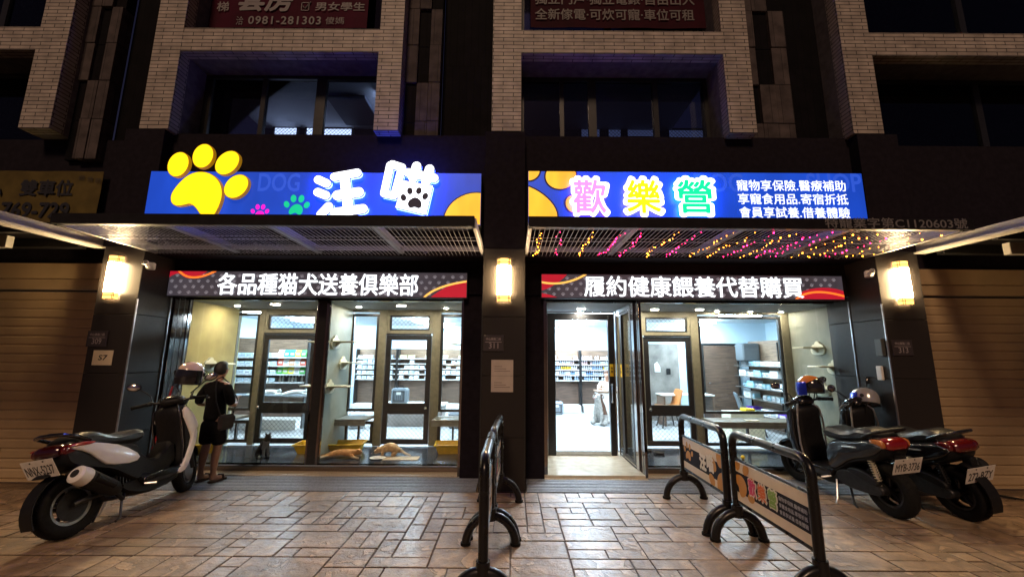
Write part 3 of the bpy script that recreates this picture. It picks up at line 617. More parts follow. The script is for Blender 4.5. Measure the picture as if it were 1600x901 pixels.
# ------------------------------------------------------------------ illuminated signs
BLUE = emis('sign_blue', '#1848c4', .8); BLUE2 = emis('sign_blue_ghost', '#2b54cc', .8); SYEL = emis('sign_yellow', '#ffdd10', 1.35); SAMB = emis('sign_amber', '#f7b62e', 1.0)
def uneven(m, lo, hi, sc):
    n = m.node_tree.nodes; l = m.node_tree.links; b = n['Principled BSDF']; es = b.inputs['Emission Strength'].default_value
    tc = n.new('ShaderNodeTexCoord'); mp = n.new('ShaderNodeMapping'); mp.inputs['Scale'].default_value = (1, 1, .3); l.new(tc.outputs['Object'], mp.inputs[0]); z = n.new('ShaderNodeTexNoise'); z.inputs['Scale'].default_value = sc; z.inputs['Detail'].default_value = 2; l.new(mp.outputs[0], z.inputs[0])
    r_ = n.new('ShaderNodeMapRange'); r_.inputs[1].default_value = .3; r_.inputs[2].default_value = .7; r_.inputs[3].default_value = es*lo; r_.inputs[4].default_value = es*hi; l.new(z.outputs[0], r_.inputs[0]); l.new(r_.outputs[0], b.inputs['Emission Strength'])
uneven(BLUE, .68, 1.2, 2.2); uneven(SYEL, .85, 1.1, 4); uneven(SAMB, .7, 1.15, 4)      # tubes behind the acrylic are not evenly spaced
SWHITE = emis('sign_white', '#f2f6ff', 2.6); SPINK = emis('sign_pink', '#e88cf0', 1.1); SGREEN = emis('sign_green', '#08e29c', 1.0); SMAG = emis('sign_magenta', '#f016c0', 1.0); SGRN2 = emis('sign_paw_green', '#05c487', .9)
SWH2 = emis('sign_outline_white', '#ffffff', 1.9); STXT = emis('sign_small_white', '#e9f1ff', 1.15); SNAVY = mat('sign_navy', (.02, .03, .12), .5)
SHALO = emis('letter_halo_blue', '#3a50ff', 26.0); SOUT = mat('letter_outline', (.10, .11, .2), .5)
SCHAR = emis('band_charcoal', '#4d474f', .5); uneven(SCHAR, .6, 1.3, 3); SPAW = emis('band_paw_grey', '#8f8a92', .7); SRED = emis('band_red', '#b5182c', .8); SORG = emis('band_orange', '#ff7a2a', 1.0); SGOLD = emis('band_gold', '#ffbf5a', 1.0); SBAND = emis('band_white', '#f4fbff', 1.7)
CASE = mat('sign_case', (.03, .03, .035), .45, metal=.3)
YS = 5.10
def xz(px, py, Y=YS): p = at(px, py, Y); return (p.x, p.z)
def poly_px(pts, Y=YS): return [xz(x, y, Y) for x, y in pts]
def flat(name, polys, m, parent, y, th=.003, st=.0006):
    mb = MB()
    for i, p in enumerate(polys): mb.prism(p, y-th-i*st, y)
    return mb.build(name, m, parent, 0)
def clip_rect(poly, x0, x1, z0, z1):
    for ax, lim, sg in ((0, x0, 1), (0, x1, -1), (1, z0, 1), (1, z1, -1)):
        o = []
        for i in range(len(poly)):
            a, b = poly[i-1], poly[i]; da = sg*(a[ax]-lim); db = sg*(b[ax]-lim)
            if (da >= 0) != (db >= 0): t = da/(da-db); o.append((a[0]+(b[0]-a[0])*t, a[1]+(b[1]-a[1])*t))
            if db >= 0: o.append(b)
        poly = o
        if not poly: return []
    return poly
def cr(x, y): return (400+x/4, 225+y/4)       # crops of the survey
ls = thing('sign_board', 'blue illuminated sign with the big yellow paw and white characters over the left bay', 'sign')
lx0, lz1 = xz(236, 267); lx1, lz0 = xz(751, 352)
MB().box(lx0, lx1, YS+.012, 5.36, lz0, lz1, .004).build('sign_case', CASE, ls); MB().box(lx0+.006, lx1-.006, YS, YS+.011, lz0+.006, lz1-.006).build('sign_face', BLUE, ls, 0)
g = MB(); px_text(g, 'DOG', 402, 271, 470, 299, YS-.001, bold=.02); g.build('ghost_lettering', BLUE2, ls, 0)
am = clip_rect([xz(745+math.cos(t)*52, 350+math.sin(t)*52*.93) for t in [2*math.pi*i/40 for i in range(40)]], lx0, lx1-.008, lz0+.008, lz1)
am_o = clip_rect([xz(745+math.cos(t)*54, 350+math.sin(t)*54*.93) for t in [2*math.pi*i/40 for i in range(40)]], lx0, lx1-.008, lz0+.008, lz1)
flat('amber_disc_outline', [am_o], SNAVY, ls, YS-.001, .002); flat('amber_disc', [am], SAMB, ls, YS-.004, .002)
pc = xz(463, 325); flat('green_paw', paw(pc[0], pc[1]-.02, .185, -.03), SGRN2, ls, YS-.001)
pc = xz(406, 333); flat('pink_paw', paw(pc[0], pc[1]-.02, .13, .0), SMAG, ls, YS-.001)
# the yellow paw: five raised light boxes
def c5(x, y): return (x/4, 225+y/4)
pad = smooth_poly(poly_px([c5(*p) for p in [(1068, 345), (1075, 305), (1120, 245), (1180, 192), (1250, 172), (1322, 188), (1372, 238), (1388, 305), (1372, 375), (1330, 455), (1290, 475), (1255, 440), (1225, 392), (1190, 368), (1150, 378), (1105, 385), (1078, 372)]], 5.04), 2)
pw = None
for i, pl in enumerate([pad]+[ell(*xz(*c5(x, y), 5.04), rx/4*5.55/635, ry/4*5.55/635, -R(a)) for x, y, rx, ry, a in ((1113, 127, 60, 77, 8), (1268, 74, 60, 75, 4), (1420, 117, 62, 80, 35), (1476, 264, 62, 78, 38))]):
    sd_ = MB(); sd_.prism(inset_poly(pl, -.010), 5.042, 5.092); sd_ = sd_.build('paw_box', mat('paw_return', (.50, .22, .01), .4, emit=(.9, .42, .01), es=.22), ls, 30)
    flat('paw_face', [pl], SYEL, sd_, 5.041)
    mb = MB()
    for dx in (-.06, .06):
        cx = sum(p[0] for p in pl)/len(pl)+dx; cz = sum(p[1] for p in pl)/len(pl)
        mb.cyl((cx, 5.093, cz), (cx, 5.40 if cz > lz1 else 5.099, cz), .008, n=6)
    mb.build('standoff', CASE, sd_)
# white rounded characters
def strokes(name, segs, parent, Y, m):
    ps = []
    for x0, y0, x1, y1, r in segs:
        a = xz(*cr(x0, y0), Y); b = xz(*cr(x1, y1), Y); ps.append(capsule(a, b, r/4*5.55/635))
    mb = MB()
    for i, p in enumerate(ps): mb.prism(p, Y-.0008*i, Y+.004)
    c = mb.build(name, m, parent, 30); o_ = MB(); h_ = MB()
    for i, p in enumerate(ps): o_.prism(inset_poly(p, -.011), Y+.0045, Y+.012+.0004*i); h_.prism(inset_poly(p, -.003), Y+.0135, Y+.052+.0004*i)
    o_.build('outline', SOUT, c, 30); h_.build('halo_return', SHALO, c, 30)
    return c
strokes('character', [(388, 222, 440, 246, 25), (385, 300, 435, 320, 25), (405, 440, 452, 390, 26), (490, 205, 632, 180, 25), (508, 320, 642, 300, 29), (492, 428, 668, 404, 27), (553, 205, 578, 420, 29)], ls, 5.03, SWHITE)
strokes('character', [(838, 132, 800, 308, 23), (850, 127, 912, 146, 24), (912, 148, 866, 318, 23), (800, 310, 862, 322, 22)], ls, 5.045, SWHITE)
strokes('character', [(952, 178, 1112, 212, 26), (1003, 138, 982, 212, 27), (1085, 156, 1062, 235, 27)], ls, 5.030, SWHITE)
fld = smooth_poly([q for x, y in ((918, 228), (1104, 262), (1062, 440), (872, 396)) for q in [xz(*cr(x, y), 5.012)]*2], 2)
mb = MB(); mb.prism(fld, 5.012, 5.0165); mb.build('character_field', SWHITE, ls, 30); mb = MB(); mb.prism(inset_poly(fld, -.011), 5.017, 5.024); mb.build('outline', SOUT, ls, 30); mb = MB(); mb.prism(inset_poly(fld, -.003), 5.025, 5.085); mb.build('halo_return', SHALO, ls, 30)
flat('dark_paw', [smooth_poly(poly_px([cr(*p) for p in [(948, 385), (950, 360), (972, 340), (995, 332), (1020, 342), (1036, 365), (1034, 395), (1015, 405), (992, 392), (965, 403)]], 5.012), 2)]+[ell(*xz(*cr(x, y), 5.012), 17/4*5.55/635, 22/4*5.55/635, a) for x, y, a in ((922, 335, .3), (962, 294, .1), (1018, 293, -.2), (1058, 327, -.4))], SNAVY, ls, 5.0115)

rs = thing('sign_board', 'blue illuminated sign with pink, yellow and green characters over the right bay', 'sign')
rx0, rz1 = xz(825, 267); rx1, rz0 = xz(1358, 352)
MB().box(rx0, rx1, YS+.012, 5.36, rz0, rz1, .004).build('sign_case', CASE, rs); MB().box(rx0+.006, rx1-.006, YS, YS+.011, rz0+.006, rz1-.006).build('sign_face', BLUE, rs, 0)
def clipr(pts): return clip_rect(pts, rx0+.008, rx1-.008, rz0+.008, rz1-.008)
def epx(x, y, rx, ry, a=0, g_=0): q = xz(*(800+x/4, 225+y/4)); return ell(q[0], q[1], (rx+g_)/4*5.45/635, (ry+g_)/4*5.45/635, a, 40)
blobs = [(85, 385, 210, 118, -.5), (305, 200, 95, 85, .3), (105, 160, 68, 72, 0), (385, 375, 48, 55, .3)]
flat('amber_paw_outline', [clipr(epx(*b, 10)) for b in blobs], SNAVY, rs, YS-.001, .002); flat('amber_paw', [clipr(epx(*b)) for b in blobs], SAMB, rs, YS-.005, .002)
g = MB(); px_text(g, 'DOG', 1085, 271, 1160, 300, YS-.001, bold=.02); g.build('ghost_lettering', BLUE2, rs, 0); g = MB(); px_text(g, 'SHOP', 1262, 271, 1344, 300, YS-.001, bold=.02); g.build('ghost_lettering', BLUE2, rs, 0)
for ch, x0, x1, m, hl in (('歡', 893, 949, SPINK, '#a040ff'), ('樂', 977, 1034, SYEL, '#8050ff'), ('營', 1057, 1114, SGREEN, '#20a0ff')):
    o = MB(); px_text(o, ch, x0-3, 275, x1+3, 339, 5.03, bold=.06, depth=.012); c_ = o.build('character', SWH2, rs, 0); o = MB(); px_text(o, ch, x0-2, 276, x1+2, 338, 5.065, bold=.055, depth=.03); o.build('halo_return', emis('halo_'+ch, hl, 16.0), c_, 0)
    o = MB(); px_text(o, ch, x0+3, 281, x1-3, 333, 5.005, bold=.022, depth=.004); c2 = o.build('character_face', m, c_, 0)
for q in (('寵物享保險.醫療補助', 1152, 282, 1320, 298), ('享寵食用品.寄宿折抵', 1154, 303, 1324, 319), ('會員享試養.借養體驗', 1156, 324, 1327, 340)): g = MB(); px_text(g, *q, YS-.003, bold=.012); g.build('lettering', STXT, rs, 0)

# long sign bands under the canopies
def band(label, px0, px1, py0, py1, text, tx0, tx1, mirror):
    Y = 5.62; b = thing('sign_band', label, 'sign'); x0, z1 = xz(px0, py0, Y); x1, z0 = xz(px1, py1, Y); H = z1-z0; W = x1-x0
    MB().box(x0, x1, Y+.008, 5.70, z0, z1, .003).build('sign_case', CASE, b); MB().box(x0+.012, x1-.012, Y, Y+.007, z0+.012, z1-.012).build('sign_face', SCHAR, b, 0)
    ps = []; rg = random.Random(3); rows = 4
    for r_ in range(rows):
        n = int(W/.125)
        for i in range(n):
            cx = x0+.06+(i+(.5 if r_ % 2 else 0))*.125; cz = z0+.05+r_*(H-.05)/rows
            if cx < x1-.07: ps += paw(cx, cz, .030, rg.uniform(-.5, .5))
    flat('paw_pattern', [clip_rect(q, x0+.013, x1-.013, z0+.013, z1-.013) for q in ps if clip_rect(q, x0+.013, x1-.013, z0+.013, z1-.013)], SPAW, b, Y-.0008, .001, .0)
    X = (lambda u: x0+u*W) if not mirror else (lambda u: x1-u*W); Zf = lambda v: z0+.013+v*(H-.026)
    def area(pts): return clip_rect(smooth_poly([(X(u), Zf(v)) for u, v in pts], 2), x0+.013, x1-.013, z0+.013, z1-.013)
    if not mirror:
        red = [[(.0, 1.15), (-.02, .55), (.03, .98), (.06, .68), (.10, .75), (.15, 1.2)], [(.86, -.2), (.90, .22), (.95, .55), (1.03, .75), (1.05, -.2)]]
        lin = [(SORG, [(.03, 1.05), (.06, .66), (.10, .62), (.16, 1.05)]), (SGOLD, [(.855, -.05), (.875, .25), (.92, .52), (1.0, .66)])]
    else:
        red = [[(1.02, 1.2), (1.02, .3), (.985, .3), (.93, .75), (.90, 1.2)], [(1.03, .25), (1.03, -.3), (.90, -.3), (.96, .1)], [(.0, -.2), (-.02, .3), (.06, .55), (.15, .35), (.16, -.2)]]
        lin = [(SGOLD, [(1.0, .66), (.95, .52), (.90, .62), (.85, 1.02)]), (SORG, [(.165, -.05), (.13, .38), (.07, .40), (.0, .12)])]
        X2 = lambda u: x1-u*W
    for p in red:
        if area(p): flat('red_swoosh', [area(p)], SRED, b, Y-.0022, .001)
    for m, p in lin:
        c = [(X(u), Zf(v)) for u, v in p]; pts = []
        for i in range(25):                            # Bezier through the four survey points' hull
            t = i/24; q = [(1-t)**3, 3*t*(1-t)**2, 3*t*t*(1-t), t**3]; pts.append((sum(q[k]*c[k][0] for k in range(4)), sum(q[k]*c[k][1] for k in range(4))))
        polys = []
        for i in range(24):
            a, d = Vector(pts[i]), Vector(pts[i+1]); n_ = Vector((-(d-a).y, (d-a).x)).normalized()*.014
            q = clip_rect([tuple(a-n_), tuple(d-n_), tuple(d+n_), tuple(a+n_)], x0+.013, x1-.013, z0+.013, z1-.013)
            if q: polys.append(q)
        if polys: flat('ribbon_line', polys, m, b, Y-.0048, .001, .00002)
    g = MB(); px_text(g, text, tx0, py0+6, tx1, py1-6, Y-.012, bold=.009, depth=.012, spacing=1.0); g.build('lettering', SBAND, b, 0)
    return b
band('charcoal light band of white characters over the left shop window', 265, 730, 422, 466, '各品種猫犬送養俱樂部', 338, 654, False)
band('charcoal light band of white characters over the entrance and right window', 845, 1321, 427, 469, '履約健康餵養代替購買', 913, 1253, True)

# ------------------------------------------------------------------ canopies with wire mesh undersides
def canopy(label, x0, x1, fx0, fx1):
    c = thing('canopy', label, 'canopy'); y0, y1, z0, z1 = 4.1, 5.34, 2.935, 3.06
    MB().box(fx0, fx1, y0, y0+.03, z0+.01, z1, .003).build('fascia', CANOPY, c)
    for x in (x0, x1-.035): s = MB(); s.box(x, x+.035, y0+.032, y1, z0, z1-.014, .003); s.build('side_frame', mat('canopy_side', (.30, .29, .30), .4, metal=.6, var=.2), c)
    r_ = MB(); n = 4
    for i in range(1, n): xx = x0+(x1-x0)*i/n; r_.box(xx-.035, xx+.035, y0+.032, y1, z0+.022, z1-.02, .003)
    r_.box(x0+.04, x1-.04, y0+.03, y0+.075, z0+.012, z0+.05); r_.box(x0+.04, x1-.04, 5.15, 5.19, z0+.024, z0+.07)
    r_.build('rib', mat('canopy_rib', (.16, .16, .19), .45, metal=.5), c)
    m = MB(); xx = x0+.07
    while xx < x1-.05: m.tube([(xx, y0+.03, z0+.006), (xx+rnd.uniform(-.004, .004), (y0+y1)/2, z0+.004+rnd.uniform(-.003, .002)), (xx, y1, z0+.006)], .0026, 4, False); xx += .052
    for yy, rr in ((y0+.10, .0022), (y0+.42, .0024), (y0+.55, .0045), (y0+.8, .0022), (y0+1.02, .0022)): m.tube([(x0+.036, yy, z0+.0115), (x1-.036, yy, z0+.0115)], rr, 4, False)
    m.build('wire_mesh', WIRE, c)
    return c
cl = canopy('black steel canopy with wire mesh underside and no fairy lights, over the left bay', -4.82, -.385, -4.86, -.40)
cr_ = canopy('black steel canopy with wire mesh underside and strings of fairy lights, over the right bay', .175, 4.765, .17, 4.86)
g = MB(); px_text(g, '特寵業字第C1120603號', 1290, 341, 1510, 356, 4.098, bold=.01, depth=.002); g.build('lettering', mat('dull_grey_letters', (.16, .15, .15), .5), cr_, 0)
# untidy cable ties and wire ends hanging under the left mesh
for k, (cx, lab, n) in enumerate(((-3.6, 'loose wire scraps lying along the back of the left canopy mesh', 30), (2.5, 'loose wire scraps lying along the back of the right canopy mesh', 26))):
    m = MB(); rg = random.Random(k)
    for i in range(n):
        x = cx+rg.uniform(-1.1, 2.9 if k == 0 else 2.1); y = rg.choice([5.12, 5.16, 5.2, 4.9]); p = [Vector((x, y, 2.945))]
        for q in range(4): p.append(p[-1]+Vector((rg.uniform(-.05, .06), rg.uniform(-.05, .05), rg.uniform(-.018, .012))))
        m.tube(p, .0022, 4, False)
    o = m.build('loose_wire', WIRE); tag(o, lab, 'wire')

# fairy lights: strands hanging along the mesh from front to back
FW = emis('fairy_warm', '#ff8a22', 26); FP = emis('fairy_pink', '#ff1c5c', 24)
BW, BP = MB().ball((0, 0, 0), .0068, 6), MB().ball((0, 0, 0), .0068, 6)
def mesh_of(mb, m):
    me = bpy.data.meshes.new('bulb'); me.from_pydata(mb.v, [], mb.f); me.materials.append(m); me.polygons.foreach_set('use_smooth', [True]*len(me.polygons)); return me
bulbm = {'w': mesh_of(BW, FW), 'p': mesh_of(BP, FP)}
strands = [(.31, 'w', 11), (.55, 'p', 8), (.86, 'w', 9), (1.18, 'p', 12), (1.42, 'p', 9), (1.75, 'w', 9), (2.02, 'p', 9), (2.34, 'w', 11), (2.58, 'w', 10), (2.80, 'p', 9), (3.02, 'w', 11), (3.24, 'p', 12), (3.42, 'p', 11), (3.66, 'w', 8), (3.90, 'w', 9), (4.14, 'p', 7), (4.38, 'w', 8), (4.6, 'w', 6)]
wn = ['first', 'second', 'third', 'fourth', 'fifth', 'sixth', 'seventh', 'eighth', 'ninth', 'tenth']
cnt = {'w': 0, 'p': 0}
for x, k, n in strands:
    rg = random.Random(int(x*100)); cnt[k] += 1; nm = 'amber' if k == 'w' else 'pink'; nk = sum(1 for q in strands if q[1] == k)
    n = int(n*1.35)+rg.randint(-1, 3)
    s = thing('fairy_light_string', '%s %s fairy light string counted from the left end of the right canopy' % (wn[cnt[k]-1], nm), 'fairy lights', (x, 4.75, 2.93), 0, 'fairy light strings under the right canopy')
    pts = []; skew = rg.uniform(-.10, .10)
    for i in range(n):
        t = (i+rg.uniform(-.25, .25))/n; t = max(t, 0)**.8
        pts.append(Vector((skew*(t-.5)+rg.uniform(-.022, .022)+.02*math.sin(t*9+x*7), -.58+1.1*t, rg.uniform(-.022, .004))))
    MB().tube(pts, .0018, 4, False).build('wire', BLACKAL, s)
    for p in pts: b = link('bulb', bulbm[k], s); b.location = p+Vector((0, 0, -.006)); b.scale = (rg.choice([.4, .5, .6, .8, 1.15]),)*3

# white side beams of the neighbours' canopies
for sx, lab in ((-1, 'white steel canopy beam reaching out of the photo at the left'), (1, 'white steel canopy beam reaching out of the photo at the right')):
    b = thing('canopy_beam', lab, 'beam'); xa, xb = (-5.43, -5.62) if sx < 0 else (5.36, 5.60)
    for (za, zb, wd, m, nmn, yo) in ((2.99, 3.095, .03, BEAMW, 'web', 0), (2.965, 2.988, .075, BEAMW, 'flange', 0)):
        q = MB(); v = []
        for x, y in ((xa, 5.2), (xb, 1.6)): v += [(x-wd, y, za), (x+wd, y, za), (x+wd, y, zb), (x-wd, y, zb)]
        q.add(v, [(0, 1, 2, 3), (7, 6, 5, 4)]+[(i, (i+1) % 4, 4+(i+1) % 4, 4+i) for i in range(4)]); q.build(nmn, m, b)
    c = thing('neighbour_canopy', 'dark canopy roof of the neighbouring shop beyond the %s white beam' % ('left' if sx < 0 else 'right'), 'canopy')
    X0, X1 = (-9.6, -5.72) if sx < 0 else (5.70, 9.6)
    MB().box(X0, X1, 2.2, 5.5, 3.10, 3.14).build('roof_sheet', CANOPY, c)
    q = MB(); q.box(X0, X1, 4.6, 4.66, 3.0, 3.098); q.box(X0, X1, 5.2, 5.3, 2.98, 3.098); q.build('rail', BLACKAL, c)
    q = MB(); a = (-6.9, -6.3) if sx < 0 else (6.2, 6.9); q.box(a[0] if sx < 0 else a[0], a[1], 4.9, 4.98, 2.90, 3.05, .004); q.build('white_bracket', BEAMW, c)

# ------------------------------------------------------------------ wall lamps
LAMPE = emis('lamp_shade_glow', '#ffd9a0', 230.0); LAMPE2 = emis('lamp_shade_end', '#ffb860', 2.6)
def wall_lamp(x, label):
    l = thing('wall_lamp', label, 'wall lamp', (x, 5.2, 2.29), 0, 'lit lamps on the shop pillars'); w_, d, H = .085, .085, .56
    MB().box(-.045, .045, -.02, 0, .08, H-.08, .004).build('back_plate', BLACKAL, l)
    def shell(mb, z0, z1, r=1.0):
        n = 12; v = [(w_*r*math.cos(t), -.012-d*r*math.sin(t), z) for z in (z0, z1) for t in [math.pi*i/n for i in range(n+1)]]
        mb.add(v, [(i, i+1, n+2+i, n+1+i) for i in range(n)])
    s = MB(); shell(s, .085, H-.085); s.build('lamp_shade', LAMPE, l)
    s = MB(); shell(s, .0, .082); s.build('shade_end', LAMPE2, l); s = MB(); shell(s, H-.082, H); s.build('shade_end', LAMPE2, l)
    t = MB(); n = 12
    for z in (-.004, .045, .083, H-.083, H-.045, H+.004):
        t.tube([(w_*1.03*math.cos(a), -.012-d*1.03*math.sin(a), z) for a in [math.pi*i/n for i in range(n+1)]], .0045, 5)
    for a in (.62, .78, 2.25, 2.5):
        t.tube([(w_*1.03*math.cos(a), -.012-d*1.03*math.sin(a), 0), (w_*1.03*math.cos(a), -.012-d*1.03*math.sin(a), H)], .0034, 5)
    t.build('shade_cage', BLACKAL, l)
    c = MB()
    v = [(w_*.97*math.cos(a), -.012-d*.97*math.sin(a)) for a in [math.pi*i/12 for i in range(13)]]
    c.add([(x_, y_, .006) for x_, y_ in v], [tuple(range(13))]); c.add([(x_, y_, H-.006) for x_, y_ in v], [tuple(range(13))]); c.build('end_cap', BLACKAL, l, 0)
    return l
wall_lamp(-.105, 'lit wall lamp on the middle pillar between the two bays'); wall_lamp(-5.16, 'lit wall lamp on the left pillar above the S7 paper'); wall_lamp(5.06, 'lit wall lamp on the right pillar above the 313 plate')

# ------------------------------------------------------------------ small wall things
def camera_box(loc, ang, label, m, m2):
    c = thing('security_camera', label, 'security camera', loc, ang)
    MB().box(-.045, .045, -.07, 0, -.04, .055, .012).build('mount_box', m, c)
    M = Matrix.Translation((0, -.075, -.01)) @ Matrix.Rotation(R(-18), 4, 'X') @ Matrix.Rotation(R(90), 4, 'X')
    MB().lathe([(.028, -.02), (.030, .01), (.030, .10), (.027, .125)], 16, M).build('camera_body', m, c)
    b = MB(); b.lathe([(.022, .1255), (.022, .131)], 14, M); b.build('lens', BLACKAL, c); MB().box(-.034, .034, -.21, -.08, .0, .006).build('sun_hood', m2, c)
camera_box((-4.80, 5.30, 2.74), R(22), 'white security camera beside the left pillar lamp', WHITEPL, WHITEPL)
camera_box((4.74, 5.30, 2.70), R(-28), 'white security camera with dark lens beside the right pillar lamp', WHITEPL, BLACKAL)
def number(x, z, num, label, w_=.26):
    p = thing('house_number_plate', label, 'number plate', (x, 5.2, z)); MB().box(-w_/2, w_/2, -.014, 0, -.10, .10, .004).build('plate', mat('number_plate_brown', (.035, .028, .03), .4), p)
    g = MB(); put_text(g, '中山東路二段', (-w_*.36, -.0155, .035), X_, Z_, w_*.72, .036, .015, .002); g.build('street_name', mat('plate_letters', (.34, .30, .30), .4), p, 0); g = MB(); put_text(g, num, (-w_*.22, -.0155, -.065), X_, Z_, w_*.46, .07, .0, .002); g.box(-w_*.4, w_*.4, -.0155, -.0142, .012, .018); g.build('lettering', mat('plate_letters', (.34, .30, .30), .4), p, 0)
number(at(771, 536, 5.2).x, at(771, 536, 5.2).z, '311', 'dark house number plate 311 on the middle pillar')
number(at(153, 529, 5.2).x, at(153, 529, 5.2).z, '309', 'dark house number plate 309 above the S7 paper'); number(at(1409, 543, 5.2).x, at(1409, 543, 5.2).z, '313', 'dark house number plate 313 on the right pillar')
p0, p1 = at(142, 570, 5.19), at(177, 547, 5.19)
p = thing('paper_notice', 'white paper reading S7 taped to the left pillar', 'notice', ((p0.x+p1.x)/2, 5.2, p0.z)); W, H = p1.x-p0.x, p1.z-p0.z
MB().box(-W/2, W/2, -.005, -.001, 0, H).build('paper', mat('warm_paper', (.62, .52, .36), .7, var=.06), p); g = MB(); put_text(g, 'S7', (-.055, -.006, H*.33), X_, Z_, .11, H*.36, .02, 0, 1, .12); g.build('lettering', INK, p, 0)
p0, p1 = at(767, 612, 5.19), at(802, 562, 5.19); W, H = p1.x-p0.x, p1.z-p0.z
p = thing('paper_notice', 'pale notice sheet on the middle pillar under the 311 plate', 'notice', ((p0.x+p1.x)/2, 5.2, p0.z))
MB().box(-W/2, W/2, -.005, -.001, 0, H).build('paper', mat('notice_paper', (.50, .44, .38), .7, var=.08), p)
g = MB(); g.box(-W/2, W/2, -.0058, -.005, H*.495, H*.505)
for i in range(2):
    for r_ in range(3): g.box(-W*.36, W*.36 - .05*r_, -.0058, -.005, H*(.14+.5*i+.07*r_), H*(.16+.5*i+.07*r_))
g.build('printed_lines', mat('print_grey', (.22, .18, .16), .7), p, 0)
q = at(1379, 583, 5.25); o = MB(); o.box(-.035, 0, -.04, .04, -.09, .09, .008); o = o.build('intercom', WHITEPL); o.location = (4.77, 5.34, q.z); tag(o, 'small white intercom box on the right pillar below the dark box', 'intercom')
o = MB(); o.box(-.05, 0, -.05, .05, -.11, .11, .006); o = o.build('junction_box', mat('box_dkgreen', (.06, .065, .06), .5)); o.location = (4.77, 5.28, at(1383, 543, 5.3).z); tag(o, 'small dark junction box on the right pillar beside plate 313', 'box')
# banners
def banner(label, pts, Y, m, name='banner'):
    (a0_, b0_), (a1_, b1_) = pts; p0, p1 = at(a0_, b1_, Y), at(a1_, b0_, Y)
    t = thing(name, label, 'banner'); n = 14; v = []; rg = random.Random(5)
    for j in range(6):
        for i in range(n+1): v.append((p0.x+(p1.x-p0.x)*i/n, Y+.008*math.sin(i*1.3+j*.7), p0.z+(p1.z-p0.z)*j/5))
    v += [(x, y+.004, z) for x, y, z in v]; N = 6*(n+1); fs = []
    for j in range(5):
        for i in range(n): k = j*(n+1)+i; fs += [(k, k+1, k+n+2, k+n+1), (N+k, N+k+n+1, N+k+n+2, N+k+1)]
    MB().add(v, fs).build('cloth', m, t); return t
t = banner('faded yellow banner with black characters on the dark wall at the left', ((-95, 268), (162, 346)), 5.42, mat('banner_yellow', (.10, .072, .02), .7, spec=.15, var=.2, vscale=5))
g = MB(); px_text(g, '雙車位', 28, 281, 117, 306, 5.405, bold=.03); g.build('lettering', INK, t, 0); g = MB(); px_text(g, '769-729', -2, 316, 110, 340, 5.405, bold=.03); g.build('lettering', INK, t, 0); g = MB()
for i in range(3): px_text(g, '仲介買賣'[i:]+'不動產', 122+i*13, 274+i*2, 133+i*13, 282+i*2, 5.405); 
px_text(g, '、', -6, 292, 4, 306, 5.405, bold=.03); g.build('lettering', INK, t, 0)
REDB = mat('banner_red', (.048, .003, .014), .7, spec=.1, var=.2, vscale=4); LET = mat('banner_letters', (.19, .17, .175), .6)
t = banner('dark red banner with a phone number in the upper left window', ((322, -90), (583, 43)), 5.60, REDB)
g = MB(); Y = 5.585
px_text(g, '梯', 338, 3, 359, 18, Y, bold=.02); px_text(g, '套房', 368, -22, 458, 18, Y, bold=.03, slant=.15); px_text(g, '男女學生', 492, 4, 571, 17, Y, bold=.02); g.build('lettering', LET, t, 0); g = MB(); px_text(g, '洽', 368, 26, 381, 39, Y); px_text(g, '0981-281303', 387, 26, 502, 38, Y, bold=.02, spacing=1.15); px_text(g, '傻媽', 508, 27, 538, 38, Y)
g.build('lettering', LET, t, 0); g = MB(); a, b = at(470, 17, Y), at(484, 4, Y)
for q in ((a.x, b.x, a.z, a.z+.012), (a.x, b.x, b.z-.012, b.z), (a.x, a.x+.012, a.z, b.z), (b.x-.012, b.x, a.z, b.z)): g.box(q[0], q[1], Y-.001, Y+.001, q[2], q[3])
g.tube([(a.x+.03, Y, a.z+.08), (a.x+.06, Y, a.z+.035), (b.x+.02, Y, b.z+.01)], .010, 5); g.build('tick_box', LET, t, 0)
t = banner('dark red banner with two rows of characters in the upper right window', ((829, -90), (1094, 43)), 5.60, mat('banner_darkred', (.030, .002, .007), .7, spec=.1, var=.2, vscale=4))
g = MB(); px_text(g, '獨立門戶·獨立電錶·自由出入', 836, -9, 1084, 7, Y, bold=.015); g.build('lettering', mat('banner_letters2', (.14, .12, .115), .6), t, 0); g = MB(); px_text(g, '全新傢電·可炊可寵·車位可租', 836, 15, 1084, 31, Y, bold=.015); g.build('lettering', mat('banner_letters2', (.14, .12, .115), .6), t, 0)

# floor mats: ribbed rubber drains in front of the shop
RIBM = mat('ribbed_mat', (.21, .23, .26), .55, var=.25, vscale=50, bump=.3, bscale=220)
for x0, x1, lab in ((-4.78, -.42, 'grey ribbed mat in front of the left shop window'), (.20, 4.74, 'grey ribbed mat in front of the entrance and right window')):
    m = MB(); n = 14; v = []
    m.box(x0, x1, 5.205, 5.775, -.012, .004)
    for i in range(n): y = 5.205+.57*i/n; m.box(x0, x1, y+.006, y+.57/n-.006, .0035, .010 if i % 3 else .007, .002)
    o = m.build('floor_mat', RIBM); tag(o, lab, 'mat')

